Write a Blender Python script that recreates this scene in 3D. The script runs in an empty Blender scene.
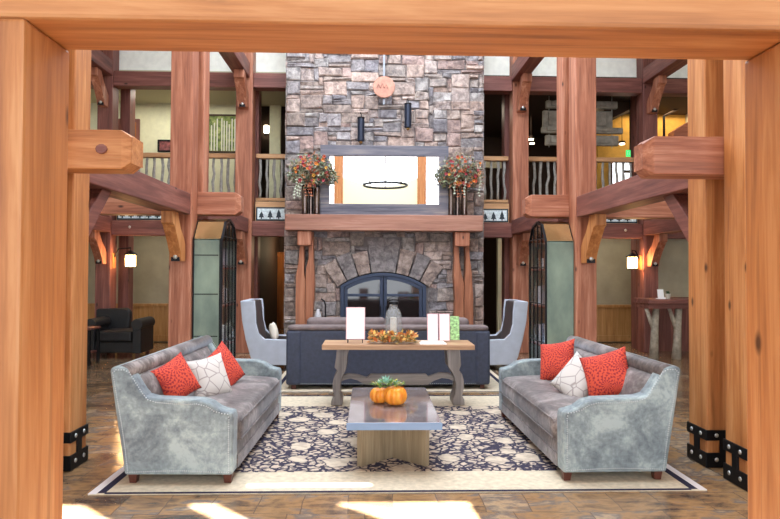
import bpy, bmesh, math, random
from mathutils import Vector, Matrix
C = bpy.context.scene
COL = C.collection
PI = math.pi
rnd = random.Random(7)

# ------------------------------------------------------------------ camera, world, light, exposure
F_PX, H_EYE = 606.67, 1.6
YAW, PITCH, ROLL = [math.radians(a) for a in (1.8, 1.12, 0.25)]
fw = Vector((math.sin(YAW)*math.cos(PITCH), math.cos(YAW)*math.cos(PITCH), math.sin(PITCH)))
r0 = Vector((math.cos(YAW), -math.sin(YAW), 0)); u0 = r0.cross(fw)
RV = r0*math.cos(ROLL) + u0*math.sin(ROLL); UV = -r0*math.sin(ROLL) + u0*math.cos(ROLL)
cam = bpy.data.cameras.new('camera'); cam.sensor_width = 36; cam.lens = F_PX*36/780
cam_o = bpy.data.objects.new('camera', cam); COL.objects.link(cam_o)
cam_o.matrix_world = Matrix(((RV.x, UV.x, -fw.x, 0), (RV.y, UV.y, -fw.y, 0), (RV.z, UV.z, -fw.z, H_EYE), (0, 0, 0, 1)))
cam.clip_start = 0.05; C.camera = cam_o

def at(px, py, Y):                       # a photo point seen at building depth Y -> (X, Z)
    q = fw + RV*((px-390)/F_PX) - UV*((py-259.5)/F_PX)
    k = Y/q.y
    return (q.x*k, q.z*k + H_EYE)

world = bpy.data.worlds.new('world'); C.world = world; world.use_nodes = True
bg = world.node_tree.nodes['Background']; bg.inputs[0].default_value = (0.78, 0.88, 1.0, 1); bg.inputs[1].default_value = 1.0

def area(name, loc, rot, sx, sy, power, col):
    l = bpy.data.lights.new(name, 'AREA'); l.shape = 'RECTANGLE'; l.size = sx; l.size_y = sy; l.energy = power; l.color = col
    o = bpy.data.objects.new(name, l); COL.objects.link(o); o.location = loc; o.rotation_euler = rot
    return o
sun = bpy.data.lights.new('sun', 'SUN'); sun.energy = 75; sun.angle = math.radians(0.3); sun.color = (1, .97, .92)
sun_o = bpy.data.objects.new('sun', sun); COL.objects.link(sun_o); sun_o.location = (0, -6, 9)
sun_o.rotation_euler = Vector((-0.08, 1, -0.879)).to_track_quat('-Z', 'Y').to_euler()
area('window_daylight', (0.2, -8.4, 4.0), (math.radians(90), 0, 0), 18, 8.0, 850, (0.93, 0.96, 1.0))
area('overhead_fill', (0.2, 7.0, 6.95), (0, 0, 0), 5.2, 8.0, 600, (0.80, 0.90, 1.0))  # added cool fill under the closed ceiling, no skylight opening above it
area('gallery_ceiling_light_left', (-4.2, 13.1, 5.38), (0, 0, 0), 3.0, .5, 26, (1, 0.93, 0.78))
area('gallery_ceiling_light_right', (6.2, 14.0, 5.38), (0, 0, 0), 2.6, .5, 22, (1, 0.80, 0.5))
area('gallery_fill_middle', (3.0, 14.2, 5.38), (0, 0, 0), 1.6, 1.0, 22, (1, 0.85, 0.65))  # extra fill added to lift the dark right gallery
area('hall_ceiling_light_left', (-4.0, 13.0, 2.53), (0, 0, 0), 3.0, .3, 9, (1, 0.88, 0.7))
area('hall_ceiling_light_right', (4.6, 13.0, 2.53), (0, 0, 0), 3.0, .3, 12, (1, 0.88, 0.7))
C.view_settings.view_transform = 'Standard'; C.view_settings.look = 'None'
C.view_settings.exposure = 0.75; C.view_settings.gamma = 1; C.view_settings.use_curve_mapping = False

# ------------------------------------------------------------------ materials
def srgb(*c):
    return tuple((v/255/12.92 if v <= 10 else ((v/255+.055)/1.055)**2.4) for v in c) + (1,)
def new_mat(name, col=(200, 200, 200), rough=.6, metal=0, spec=.5):
    m = bpy.data.materials.new(name); m.use_nodes = True
    b = m.node_tree.nodes['Principled BSDF']
    b.inputs['Base Color'].default_value = srgb(*col); b.inputs['Roughness'].default_value = rough
    b.inputs['Metallic'].default_value = metal; b.inputs['Specular IOR Level'].default_value = spec
    return m, m.node_tree, b
def N(nt, t, **kw):
    n = nt.nodes.new(t)
    for k, v in kw.items():
        if k.startswith('i_'): n.inputs[int(k[2:]) if k[2:].isdigit() else k[2:].replace('_', ' ')].default_value = v
        else: setattr(n, k, v)
    return n
def ramp(nt, fac, stops, interp='LINEAR'):
    r = nt.nodes.new('ShaderNodeValToRGB'); r.color_ramp.interpolation = interp
    e = r.color_ramp.elements
    while len(e) < len(stops): e.new(.5)
    for el, (p, c) in zip(e, stops): el.position = p; el.color = c if len(c) == 4 else srgb(*c)
    nt.links.new(fac, r.inputs[0]); return r.outputs[0]
def mapping(nt, scale=(1, 1, 1), rot=(0, 0, 0)):
    tc = nt.nodes.new('ShaderNodeTexCoord'); mp = nt.nodes.new('ShaderNodeMapping')
    mp.inputs['Scale'].default_value = scale; mp.inputs['Rotation'].default_value = rot
    nt.links.new(tc.outputs['Object'], mp.inputs[0]); return mp.outputs[0]
def noise(nt, vec, scale, detail=4, rough=.55, dist=0):
    n = N(nt, 'ShaderNodeTexNoise'); n.inputs['Scale'].default_value = scale; n.inputs['Detail'].default_value = detail
    n.inputs['Roughness'].default_value = rough; n.inputs['Distortion'].default_value = dist
    nt.links.new(vec, n.inputs['Vector']); return n.outputs['Fac']
def mix(nt, fac, a, b, mode='MIX'):
    m = nt.nodes.new('ShaderNodeMix'); m.data_type = 'RGBA'; m.blend_type = mode
    if isinstance(fac, (int, float)): m.inputs[0].default_value = fac
    else: nt.links.new(fac, m.inputs[0])
    for s, v in ((6, a), (7, b)):
        if isinstance(v, tuple): m.inputs[s].default_value = v
        else: nt.links.new(v, m.inputs[s])
    return m.outputs[2]
def mathn(nt, op, a, b=0.0, c=None):
    m = nt.nodes.new('ShaderNodeMath'); m.operation = op
    for s, v in ((0, a), (1, b), (2, c)):
        if v is None: continue
        if isinstance(v, (int, float)): m.inputs[s].default_value = v
        else: nt.links.new(v, m.inputs[s])
    return m.outputs[0]
def bump(nt, b, h, strength=.3, dist=.01):
    n = nt.nodes.new('ShaderNodeBump'); n.inputs['Strength'].default_value = strength; n.inputs['Distance'].default_value = dist
    nt.links.new(h, n.inputs['Height']); nt.links.new(n.outputs[0], b.inputs['Normal'])
def plain(name, col, rough=.6, metal=0, spec=.5, var=.0, scale=8, bmp=0):
    m, nt, b = new_mat(name, col, rough, metal, spec)
    if var:
        f = noise(nt, mapping(nt), scale, 5)
        lo = tuple(max(0, v*(1-var)) for v in col); hi = tuple(min(255, v*(1+var)) for v in col)
        nt.links.new(ramp(nt, f, [(.3, lo), (.7, hi)]), b.inputs['Base Color'])
        if bmp: bump(nt, b, f, bmp)
    return m
def wood(name, dark, mid, light, axis='z', rough=.5, knots=True, fine=1.0, spec=.4):
    m, nt, b = new_mat(name, mid, rough, spec=spec)
    ax = 'xyz'.index(axis)
    sc = [7*fine]*3; sc[ax] = .55*fine
    v = mapping(nt, tuple(sc))
    n1 = noise(nt, v, 1.6, 5, .6, .6)
    sc2 = [32*fine]*3; sc2[ax] = 1.4*fine
    n2 = noise(nt, mapping(nt, tuple(sc2)), 1.5, 3, .6, .3)
    f = mathn(nt, 'ADD', mathn(nt, 'MULTIPLY', n1, .7), mathn(nt, 'MULTIPLY', n2, .3))
    col = ramp(nt, f, [(.32, dark), (.5, mid), (.68, light)])
    ck = [26]*3; ck[ax] = .5
    n3 = noise(nt, mapping(nt, tuple(ck)), 1.3, 2, .5, .8)
    col = mix(nt, ramp(nt, n3, [(.30, (150, 150, 150)), (.37, (0, 0, 0))]), col, srgb(*[int(c*.68) for c in dark]))
    col = mix(nt, ramp(nt, noise(nt, mapping(nt, tuple(2.2 if i != ax else .4 for i in range(3))), 1.2, 3), [(.42, (0, 0, 0)), (.7, (110, 110, 110))]), col, srgb(*[min(255, int(c*1.12)) for c in light]))
    if knots:
        sk = [2.3]*3; sk[ax] = 1.1
        vo = N(nt, 'ShaderNodeTexVoronoi'); nt.links.new(mapping(nt, tuple(sk)), vo.inputs['Vector']); vo.inputs['Scale'].default_value = 1.5
        k = ramp(nt, vo.outputs['Distance'], [(.03, (255, 255, 255)), (.085, (0, 0, 0))])
        col = mix(nt, k, col, srgb(*[int(c*.62) for c in dark]))
    nt.links.new(col, b.inputs['Base Color'])
    bump(nt, b, f, .25, .006)
    return m
def axis_set(name, d, m_, l, **k): return {a: wood(name+'_'+a, d, m_, l, a, **k) for a in 'xyz'}
TIM_LIT = axis_set('timber_sunlit', (142, 84, 44), (182, 117, 66), (208, 150, 98))  # same stain as the red timber, warm daylight put into the orange
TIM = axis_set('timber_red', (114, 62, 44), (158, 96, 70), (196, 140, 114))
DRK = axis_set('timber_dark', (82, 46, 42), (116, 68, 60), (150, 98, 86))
MAN = wood('mantel_wood', (122, 80, 66), (156, 108, 90), (180, 134, 116), 'x')
SPL = wood('split_log', (116, 66, 46), (156, 96, 68), (184, 126, 96), 'z')
GRW = axis_set('grey_weathered_wood', (96, 90, 88), (132, 124, 120), (166, 158, 152), knots=False)
CONT = wood('console_top_wood', (140, 100, 70), (176, 136, 102), (200, 166, 132), 'x', knots=False)
BASEW = wood('table_base_wood', (112, 96, 74), (134, 118, 94), (156, 140, 114), 'z', knots=False, fine=1.5)
WAIN = wood('wainscot_wood', (150, 104, 58), (180, 134, 82), (200, 156, 104), 'z')
FRAMEW = wood('blue_grey_frame_wood', (44, 50, 70), (98, 96, 108), (156, 144, 136), 'x', knots=False, fine=.8)
SHEEN = dict(rough=.8)
CREAM = plain('cream_plaster', (214, 208, 182), .9, var=.04, scale=3)
OLIVE = plain('khaki_plaster', (168, 160, 138), .9, var=.05, scale=3)
WHITEW = plain('white_plaster', (246, 248, 238), .9, var=.03)
YELLOW = plain('yellow_plaster', (214, 164, 78), .9, var=.05)
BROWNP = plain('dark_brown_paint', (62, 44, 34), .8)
CEILM = plain('ceiling_white', (205, 200, 190), .9)
IRON = plain('black_iron', (22, 22, 26), .45, .6)
STEEL = plain('bolt_steel', (200, 200, 200), .3, 1)
NAVYM = plain('firebox_navy_metal', (52, 62, 84), .45, .4)
FIREG = plain('dark_fire_glass', (30, 24, 24), .06, 0, .8)
BLACKIN = plain('firebox_black', (14, 12, 12), .9)
BRONZE = plain('vase_pewter', (120, 108, 104), .18, 1)
COPPER = plain('copper_disc', (176, 126, 108), .6, .3, var=.12, scale=12)
WHITE = plain('white_paper', (246, 244, 244), .7)
PINKE = plain('pink_edge_paper', (232, 180, 186), .7)
GREENP = plain('green_leaflet', (150, 196, 130), .6, var=.35, scale=30)
CANDLE = plain('candle_wax', (240, 238, 228), .5)
NAVYF = plain('navy_leather', (52, 58, 78), .55, var=.12, scale=20, bmp=.1)
BRNF = plain('brown_grey_velvet', (112, 98, 98), .8, var=.12, scale=9)
WINGW = plain('pale_blue_linen', (186, 192, 206), .85, var=.03)
WINGD = plain('dark_brown_leather', (66, 58, 58), .5, var=.1)
CHARC = plain('black_leather', (20, 19, 23), .5, var=.1)
LEGW = plain('mahogany_leg', (84, 40, 28), .4)
ZINC, nt, b = new_mat('zinc_top', (150, 146, 152), .3, .45)
nt.links.new(ramp(nt, noise(nt, mapping(nt), 5, 6), [(.3, (112, 104, 108)), (.7, (158, 152, 156))]), b.inputs['Base Color'])
nt.links.new(ramp(nt, noise(nt, mapping(nt), 9, 4), [(.3, (62, 62, 62)), (.7, (100, 100, 100))]), b.inputs['Roughness'])
ZEDGE = plain('zinc_edge', (112, 132, 160), .85, 0, .2)
CABM, nt, b = new_mat('green_patina_metal', (106, 120, 108), .42, .45)
nt.links.new(ramp(nt, noise(nt, mapping(nt, (1, 1, .5)), 2.6, 6), [(.3, (84, 98, 92)), (.7, (136, 150, 132))]), b.inputs['Base Color'])
CABG = plain('cabinet_roof_gold_lit', (176, 140, 96), .25, .9)  # gold light on the roof put into its metal colour
GLASS, nt, b = new_mat('clear_glass', (235, 240, 240), .02); b.inputs['Transmission Weight'].default_value = 1; b.inputs['IOR'].default_value = 1.3
b.inputs['Alpha'].default_value = .35
JARG, nt, b = new_mat('grey_jar_glass', (190, 194, 198), .12); b.inputs['Alpha'].default_value = .36
MIRROR, nt, b = new_mat('mirror_silver', (250, 250, 250), 0.012, 1)
SHADE, nt, b = new_mat('sconce_mica', (255, 226, 170), .5)
b.inputs['Emission Color'].default_value = (1, .66, .28, 1); b.inputs['Emission Strength'].default_value = 5
LAMPW, nt, b = new_mat('downlight_glow', (255, 240, 220), .5)
b.inputs['Emission Color'].default_value = (1, .85, .6, 1); b.inputs['Emission Strength'].default_value = 6
EXITM, nt, b = new_mat('exit_green', (40, 200, 90), .5)
b.inputs['Emission Color'].default_value = (.05, .8, .2, 1); b.inputs['Emission Strength'].default_value = .8
BRWIN, nt, b = new_mat('bright_window_pane', (235, 240, 245), .3)
b.inputs['Emission Color'].default_value = (.9, .95, 1, 1); b.inputs['Emission Strength'].default_value = 1.5
# leather: mottled blue grey suede
def leather(name, lo, mid, hi, sc=3.2, rough=.55):
    m, nt, b = new_mat(name, mid, rough, spec=.4)
    v = mapping(nt)
    f = mathn(nt, 'ADD', mathn(nt, 'MULTIPLY', noise(nt, v, sc, 8, .62, .5), .72), mathn(nt, 'MULTIPLY', noise(nt, v, 28, 5, .65), .28))
    nt.links.new(ramp(nt, f, [(.38, lo), (.5, mid), (.61, hi)]), b.inputs['Base Color'])
    b.inputs['Sheen Weight'].default_value = .25; b.inputs['Sheen Roughness'].default_value = .4
    b.inputs['Sheen Tint'].default_value = (.8, .88, 1, 1)
    bump(nt, b, f, .12, .01)
    return m
SUEDE = leather('suede_blue_grey', (92, 100, 108), (128, 140, 144), (168, 180, 180))
SEATM = leather('suede_seat_brown_grey', (74, 66, 66), (112, 102, 100), (156, 146, 144), 3.6, .5)
NAIL = plain('nailhead_pewter', (196, 202, 206), .4, .5)
# patterned cushions
def flower_cushion(name, base, pat):
    m, nt, b = new_mat(name, base, .85)
    v = mapping(nt, (0, 1, 1))
    vo = N(nt, 'ShaderNodeTexVoronoi'); vo.inputs['Scale'].default_value = 6.5; vo.inputs['Randomness'].default_value = .7; nt.links.new(v, vo.inputs['Vector'])
    d = N(nt, 'ShaderNodeVectorMath', operation='SUBTRACT'); nt.links.new(v, d.inputs[0]); nt.links.new(vo.outputs['Position'], d.inputs[1])
    sp = N(nt, 'ShaderNodeSeparateXYZ'); nt.links.new(d.outputs[0], sp.inputs[0])
    ang = mathn(nt, 'ARCTAN2', sp.outputs[1], sp.outputs[2])
    rr = vo.outputs['Distance']
    ring = mathn(nt, 'FLOOR', mathn(nt, 'MULTIPLY', rr, 9))
    pet = mathn(nt, 'SINE', mathn(nt, 'ADD', mathn(nt, 'MULTIPLY', ang, 12), mathn(nt, 'MULTIPLY', ring, 2.2)))
    fr_ = mathn(nt, 'FRACT', mathn(nt, 'MULTIPLY', rr, 9))
    f = mathn(nt, 'ADD', mathn(nt, 'MULTIPLY', pet, .35), mathn(nt, 'ADD', mathn(nt, 'MULTIPLY', fr_, .5), mathn(nt, 'MULTIPLY', noise(nt, v, 30, 3), .5)))
    f = mathn(nt, 'SUBTRACT', f, mathn(nt, 'MULTIPLY', rr, .35))
    nt.links.new(ramp(nt, f, [(.36, base), (.5, pat)]), b.inputs['Base Color'])
    return m
ORANGEC = flower_cushion('coral_floral_fabric', (210, 78, 54), (146, 32, 42))
CREAMC, nt, b = new_mat('cream_twig_fabric', (212, 204, 198), .85)
vo = N(nt, 'ShaderNodeTexVoronoi', feature='DISTANCE_TO_EDGE'); vo.inputs['Scale'].default_value = 9; nt.links.new(mapping(nt), vo.inputs['Vector'])
nt.links.new(ramp(nt, vo.outputs['Distance'], [(.015, (160, 150, 148)), (.05, (206, 200, 196))]), b.inputs['Base Color'])
# slate floor
FLOORM, nt, b = new_mat('slate_tiles', (150, 110, 80), .28, spec=.6)
v = mapping(nt)
wn = N(nt, 'ShaderNodeTexNoise'); wn.inputs['Scale'].default_value = 2.5; nt.links.new(v, wn.inputs['Vector'])
wv = N(nt, 'ShaderNodeVectorMath', operation='MULTIPLY_ADD'); nt.links.new(wn.outputs['Color'], wv.inputs[0]); wv.inputs[1].default_value = (.07,)*3; nt.links.new(v, wv.inputs[2])
br = N(nt, 'ShaderNodeTexBrick', offset=.37, squash=.62, squash_frequency=3); nt.links.new(wv.outputs[0], br.inputs['Vector'])
br.inputs['Scale'].default_value = 1; br.inputs['Brick Width'].default_value = .50; br.inputs['Row Height'].default_value = .34
br.inputs['Mortar Size'].default_value = .004; br.inputs['Color1'].default_value = (0, 0, 0, 1); br.inputs['Color2'].default_value = (1, 1, 1, 1)
br.inputs['Mortar'].default_value = (.35, .35, .35, 1)
n1 = noise(nt, v, 2.1, 8, .68, .8); n2 = noise(nt, mapping(nt, (1.2, 5, 1)), 2.4, 6, .6, .5)
f = mathn(nt, 'ADD', mathn(nt, 'MULTIPLY', br.outputs['Color'], .12), mathn(nt, 'ADD', mathn(nt, 'MULTIPLY', n1, .5), mathn(nt, 'MULTIPLY', n2, .36)))
c = ramp(nt, f, [(.36, (70, 60, 56)), (.43, (124, 98, 74)), (.49, (160, 124, 86)), (.54, (112, 102, 96)), (.60, (178, 150, 118)), (.66, (110, 86, 68)), (.74, (160, 130, 96))])
nt.links.new(mix(nt, br.outputs['Fac'], c, srgb(108, 88, 72)), b.inputs['Base Color'])
nt.links.new(ramp(nt, n2, [(.3, (60, 60, 60)), (.7, (125, 125, 125))]), b.inputs['Roughness'])
bump(nt, b, mathn(nt, 'SUBTRACT', n1, br.outputs['Fac']), .35, .012)
# rug field: cream rosettes on navy vines
RUGF, nt, b = new_mat('rug_field_pattern', (190, 170, 150), .95, spec=.1)
v = mapping(nt)
wob = N(nt, 'ShaderNodeTexNoise'); wob.inputs['Scale'].default_value = 7; nt.links.new(v, wob.inputs['Vector'])
vv = N(nt, 'ShaderNodeVectorMath', operation='MULTIPLY_ADD'); nt.links.new(wob.outputs['Color'], vv.inputs[0]); vv.inputs[1].default_value = (.14,)*3; nt.links.new(v, vv.inputs[2])
ros = N(nt, 'ShaderNodeTexVoronoi'); ros.inputs['Scale'].default_value = 2.9; ros.inputs['Randomness'].default_value = .8; nt.links.new(vv.outputs[0], ros.inputs['Vector'])
leafv = N(nt, 'ShaderNodeTexVoronoi', feature='DISTANCE_TO_EDGE'); leafv.inputs['Scale'].default_value = 12; nt.links.new(vv.outputs[0], leafv.inputs['Vector'])
vine = ramp(nt, leafv.outputs['Distance'], [(.09, (62, 58, 74)), (.15, (196, 178, 160))])
vn = ramp(nt, noise(nt, v, 16, 3), [(.54, (0, 0, 0)), (.58, (255, 255, 255))])
vine = mix(nt, vn, vine, mix(nt, .7, vine, srgb(58, 56, 76)))
rose = mix(nt, ramp(nt, noise(nt, v, 12, 4), [(.45, (0, 0, 0)), (.58, (255, 255, 255))]), srgb(206, 190, 170), srgb(184, 168, 152))
rm = ramp(nt, ros.outputs['Distance'], [(.31, (255, 255, 255)), (.34, (0, 0, 0))])
ring = ramp(nt, ros.outputs['Distance'], [(.34, (255, 255, 255)), (.37, (0, 0, 0))])
c = mix(nt, ring, vine, srgb(48, 48, 72)); c = mix(nt, rm, c, rose)
nt.links.new(c, b.inputs['Base Color'])
RUGC = plain('rug_cream_border', (206, 192, 170), .95, spec=.1, var=.07, scale=24)
RUGN = plain('rug_navy_band', (50, 48, 66), .95, spec=.1)
RUGW = plain('rug_pale_edge', (222, 214, 214), .95, spec=.1)
# stone with per-stone colour
def stone_mat(name):
    m, nt, b = new_mat(name, (150, 130, 115), .8, spec=.3)
    at_ = N(nt, 'ShaderNodeAttribute', attribute_name='tint')
    v = mapping(nt)
    n1 = noise(nt, v, 9, 8, .7, .4)
    tex = ramp(nt, n1, [(.36, (128, 124, 130)), (.5, (206, 202, 204)), (.62, (255, 253, 253))])
    nt.links.new(mix(nt, .85, at_.outputs['Color'], mix(nt, 1.0, at_.outputs['Color'], tex, 'MULTIPLY')), b.inputs['Base Color'])
    n3 = noise(nt, v, 22, 6, .65)
    bump(nt, b, mathn(nt, 'ADD', n1, n3), .7, .03)
    return m
STONE = stone_mat('field_stone')
MORTAR = plain('mortar', (118, 110, 110), .95)
PUMP, nt, b = new_mat('pumpkin_skin', (236, 132, 30), .35)
nt.links.new(ramp(nt, noise(nt, mapping(nt, (1, 1, .3)), 30, 3), [(.3, (240, 124, 24)), (.7, (252, 174, 64))]), b.inputs['Base Color'])
LEAFG = plain('succulent_green', (120, 160, 92), .6, var=.25, scale=40)
LEAFB = plain('succulent_blue', (150, 190, 176), .6)
def multi_leaf(name, cols):
    m, nt, b = new_mat(name, cols[0], .7)
    at_ = N(nt, 'ShaderNodeAttribute', attribute_name='tint'); nt.links.new(at_.outputs['Color'], b.inputs['Base Color']); return m
TINTM = multi_leaf('autumn_foliage', [(200, 120, 40)])
BARK = plain('pale_peeled_branch', (166, 156, 140), .8, var=.15, scale=14, bmp=.3)
BALM = plain('grey_peeled_baluster', (150, 146, 140), .8, var=.12, scale=14, bmp=.3)
SLABM = plain('grey_hanging_slab', (150, 144, 132), .85, var=.15, scale=7)
RAILL = wood('light_rail_wood', (160, 112, 72), (196, 148, 104), (214, 172, 130), 'x', knots=False)
FRIB = plain('frieze_dark_teal', (42, 56, 66), .7)
FRIW = plain('frieze_ice_white', (214, 226, 234), .7, var=.12, scale=25)
DOORW = wood('orange_door_wood', (120, 66, 26), (156, 92, 40), (178, 112, 56), 'z', knots=False)

# ------------------------------------------------------------------ geometry helpers
class M:
    def __init__(s): s.v = []; s.f = []; s.t = []; s.tint = None; s.uses = False
    def add(s, vs, fs, tint=None):
        n = len(s.v); s.v += [tuple(p) for p in vs]; s.f += [tuple(i+n for i in f) for f in fs]
        s.t += [tint]*len(fs); s.uses = s.uses or tint is not None
        return s
    def box(s, x0, x1, y0, y1, z0, z1, tint=None):
        return s.add([(x0, y0, z0), (x1, y0, z0), (x1, y1, z0), (x0, y1, z0), (x0, y0, z1), (x1, y0, z1), (x1, y1, z1), (x0, y1, z1)],
                     [(0, 3, 2, 1), (4, 5, 6, 7), (0, 1, 5, 4), (1, 2, 6, 5), (2, 3, 7, 6), (3, 0, 4, 7)], tint)
    def prism(s, pts, a0, a1, axis='y', tint=None):     # pts 2D polygon, extruded along axis
        def mk(p, a):
            return {'y': (p[0], a, p[1]), 'x': (a, p[0], p[1]), 'z': (p[0], p[1], a)}[axis]
        n = len(pts); vs = [mk(p, a0) for p in pts] + [mk(p, a1) for p in pts]
        ar = sum(pts[i][0]*pts[(i+1) % n][1]-pts[(i+1) % n][0]*pts[i][1] for i in range(n))
        flip = (ar > 0) == (axis in 'xz')
        if a1 < a0: flip = not flip
        fs = [tuple(range(n-1, -1, -1)), tuple(range(n, 2*n))] + [(i, (i+1) % n, n+(i+1) % n, n+i) for i in range(n)]
        if not flip: fs = [tuple(reversed(f)) for f in fs]
        return s.add(vs, fs, tint)
    def lathe(s, prof, cx=0, cy=0, cz=0, seg=20, tint=None, flute=None):
        vs = []; fs = []
        for r, z in prof:
            for k in range(seg):
                a = 2*PI*k/seg; rr = r*(flute(a) if flute else 1)
                vs.append((cx+rr*math.cos(a), cy+rr*math.sin(a), cz+z))
        for i in range(len(prof)-1):
            for k in range(seg):
                k2 = (k+1) % seg
                fs.append((i*seg+k, i*seg+k2, (i+1)*seg+k2, (i+1)*seg+k))
        if prof[0][0] > 1e-4: fs.append(tuple(range(seg-1, -1, -1)))
        if prof[-1][0] > 1e-4: fs.append(tuple((len(prof)-1)*seg+k for k in range(seg)))
        return s.add(vs, fs, tint)
    def tube(s, pts, r, seg=8, tint=None):
        pts = [Vector(p) for p in pts]; rs = r if isinstance(r, (list, tuple)) else [r]*len(pts)
        vs = []; fs = []; prev = None
        for i, p in enumerate(pts):
            d = (pts[min(i+1, len(pts)-1)]-pts[max(i-1, 0)]).normalized()
            if prev is None: a = d.orthogonal().normalized()
            else: a = (prev - d*prev.dot(d)).normalized()
            prev = a; c = d.cross(a)
            for k in range(seg):
                t = 2*PI*k/seg; vs.append(p + (a*math.cos(t)+c*math.sin(t))*rs[i])
        for i in range(len(pts)-1):
            for k in range(seg):
                k2 = (k+1) % seg; fs.append((i*seg+k, i*seg+k2, (i+1)*seg+k2, (i+1)*seg+k))
        fs.append(tuple(range(seg-1, -1, -1))); fs.append(tuple((len(pts)-1)*seg+k for k in range(seg)))
        return s.add(vs, fs, tint)
    def ball(s, c, r, seg=8, ring=5, sq=(1, 1, 1), tint=None):
        prof = [(math.sin(PI*i/ring), -math.cos(PI*i/ring)) for i in range(ring+1)]
        vs = []; fs = []
        for pr, pz in prof:
            for k in range(seg):
                a = 2*PI*k/seg; vs.append((c[0]+r*pr*math.cos(a)*sq[0], c[1]+r*pr*math.sin(a)*sq[1], c[2]+r*pz*sq[2]))
        for i in range(ring):
            for k in range(seg):
                k2 = (k+1) % seg; fs.append((i*seg+k, i*seg+k2, (i+1)*seg+k2, (i+1)*seg+k))
        return s.add(vs, fs, tint)
    def leaf(s, p, d, n, L, W, tint):                  # a folded leaf of four triangles
        p = Vector(p); d = Vector(d).normalized(); sd = d.cross(Vector(n)).normalized(); up = sd.cross(d)
        vs = [p, p+d*L*.5+sd*W*.5+up*W*.2, p+d*L, p+d*L*.5-sd*W*.5+up*W*.2, p+d*L*.5-up*W*.1]
        return s.add(vs, [(0, 1, 4), (1, 2, 4), (2, 3, 4), (3, 0, 4)], tint)

def tagit(o, label=None, cat=None, group=None, kind=None):
    for k, v in (('label', label), ('category', cat), ('group', group), ('kind', kind)):
        if v: o[k] = v
    return o
def wloc(o):
    v = Vector((0, 0, 0))
    while o: v += o.location; o = o.parent
    return v
def build(name, mb, mat, parent=None, label=None, cat=None, group=None, kind=None, bev=0, seg=2, smooth=False, sub=0, W=True, loc=None):
    me = bpy.data.meshes.new(name)
    off = wloc(parent) if (parent and W) else Vector((0, 0, 0))
    origin = Vector(loc) if loc else Vector((0, 0, 0))
    me.from_pydata([tuple(Vector(p)-off-origin) for p in mb.v], [], mb.f); me.update()
    if mb.uses:
        ca = me.color_attributes.new('tint', 'FLOAT_COLOR', 'CORNER')
        li = 0
        for pi, p in enumerate(me.polygons):
            t = mb.t[pi] or (.5, .5, .5, 1)
            for k in p.loop_indices: ca.data[k].color = t
    me.materials.append(mat)
    bmh = bmesh.new(); bmh.from_mesh(me)
    bmesh.ops.remove_doubles(bmh, verts=bmh.verts, dist=1e-6) if smooth and not mb.uses else None
    bmh.normal_update(); bmh.to_mesh(me); bmh.free()
    o = bpy.data.objects.new(name, me); COL.objects.link(o); o.location = origin
    if parent: o.parent = parent
    if bev:
        md = o.modifiers.new('bevel', 'BEVEL'); md.width = bev; md.segments = seg; md.limit_method = 'ANGLE'; md.angle_limit = math.radians(35)
    if sub: md = o.modifiers.new('sub', 'SUBSURF'); md.levels = md.render_levels = sub
    if smooth:
        for p in me.polygons: p.use_smooth = True
    return tagit(o, label, cat, group, kind)
def thing(name, label, cat, loc=(0, 0, 0), rz=0, group=None, rot=None):
    o = bpy.data.objects.new(name, None); COL.objects.link(o); o.location = loc; o.rotation_euler = rot or (0, 0, rz)
    o.empty_display_size = .1
    return tagit(o, label, cat, group)
def copy_tree(o, parent=None):
    kids = list(o.children); c = o.copy(); COL.objects.link(c); c.parent = parent
    for ch in kids: copy_tree(ch, c)
    return c
def dup(o, loc, rz, label):
    c = copy_tree(o); c.location = loc; c.rotation_euler = (0, 0, rz); c['label'] = label; return c
def struct(name, mb, mat, label=None, parent=None, bev=0):
    return build(name, mb, mat, parent, label, kind=None if parent else 'structure', bev=bev)
def rgb(*c): return srgb(*c)

AX = .19; XL, XR = -2.38, 2.76; PW = .29; CEIL = 7.0

# ------------------------------------------------------------------ room shell
struct('floor', M().box(-7.2, 7.8, -2.9, 18.2, -.12, 0), FLOORM, 'slate tile floor in brown, gold and grey')
cm = M().box(-7.2, 7.8, -2.9, 18.2, CEIL, CEIL+.15)
struct('ceiling', cm, CEILM, 'white ceiling of the hall')
struct('wall_left', M().box(-7.2, -7.0, -2.9, 18.2, 0, CEIL), CREAM, 'cream plaster side wall on the left')
struct('wall_right', M().box(7.6, 7.8, -2.9, 18.2, 0, CEIL), CREAM, 'cream plaster side wall on the right')
# window wall behind the camera: solid bays, posts and transoms around open glazing
fwm = M()
fwm.box(-7.0, 7.6, -2.7, -2.5, 6.8, CEIL)
struct('wall_front', fwm, CREAM, 'wall above the tall windows opposite the fireplace')
tm = M()
for x in (-6.93, -5.0, -3.0, 3.5, 5.5, 7.45): tm.box(x, x+.14, -2.7, -2.5, 0, 6.8)
tm.box(-7.0, 7.6, -2.7, -2.5, 0, .3)
struct('window_1', tm, TIM['z'], 'timber mullions and transom of the tall window wall')
pr = M(); zr = 8.2; sh = .75          # unseen boards added outside to cut the sun into floor patches
for a0, a1, b0, b1 in ((-8, -8, -2.15, -2.15), (-1.95, -1.10, -1.27, -.45), (-1.06, -.22, -.27, .75), (.68, .72, 7, 7)):   # slanted sun blockers
    pr.prism([(a0+sh, -5.12), (b0+sh, -5.12), (b1+sh, -5.94), (a1+sh, -5.94)], zr, zr+.04, 'z')
pr.box(-2.3+sh, -.62+sh, -5.95, -5.50, zr-.05, zr-.01); pr.box(-7, -.8+sh, -15, -5.95, zr, zr+.04); pr.box(1.1+sh, 8, -15, -5.95, zr, zr+.04); pr.box(-.8+sh, 1.1+sh, -15, -6.9, zr, zr+.04)
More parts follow.
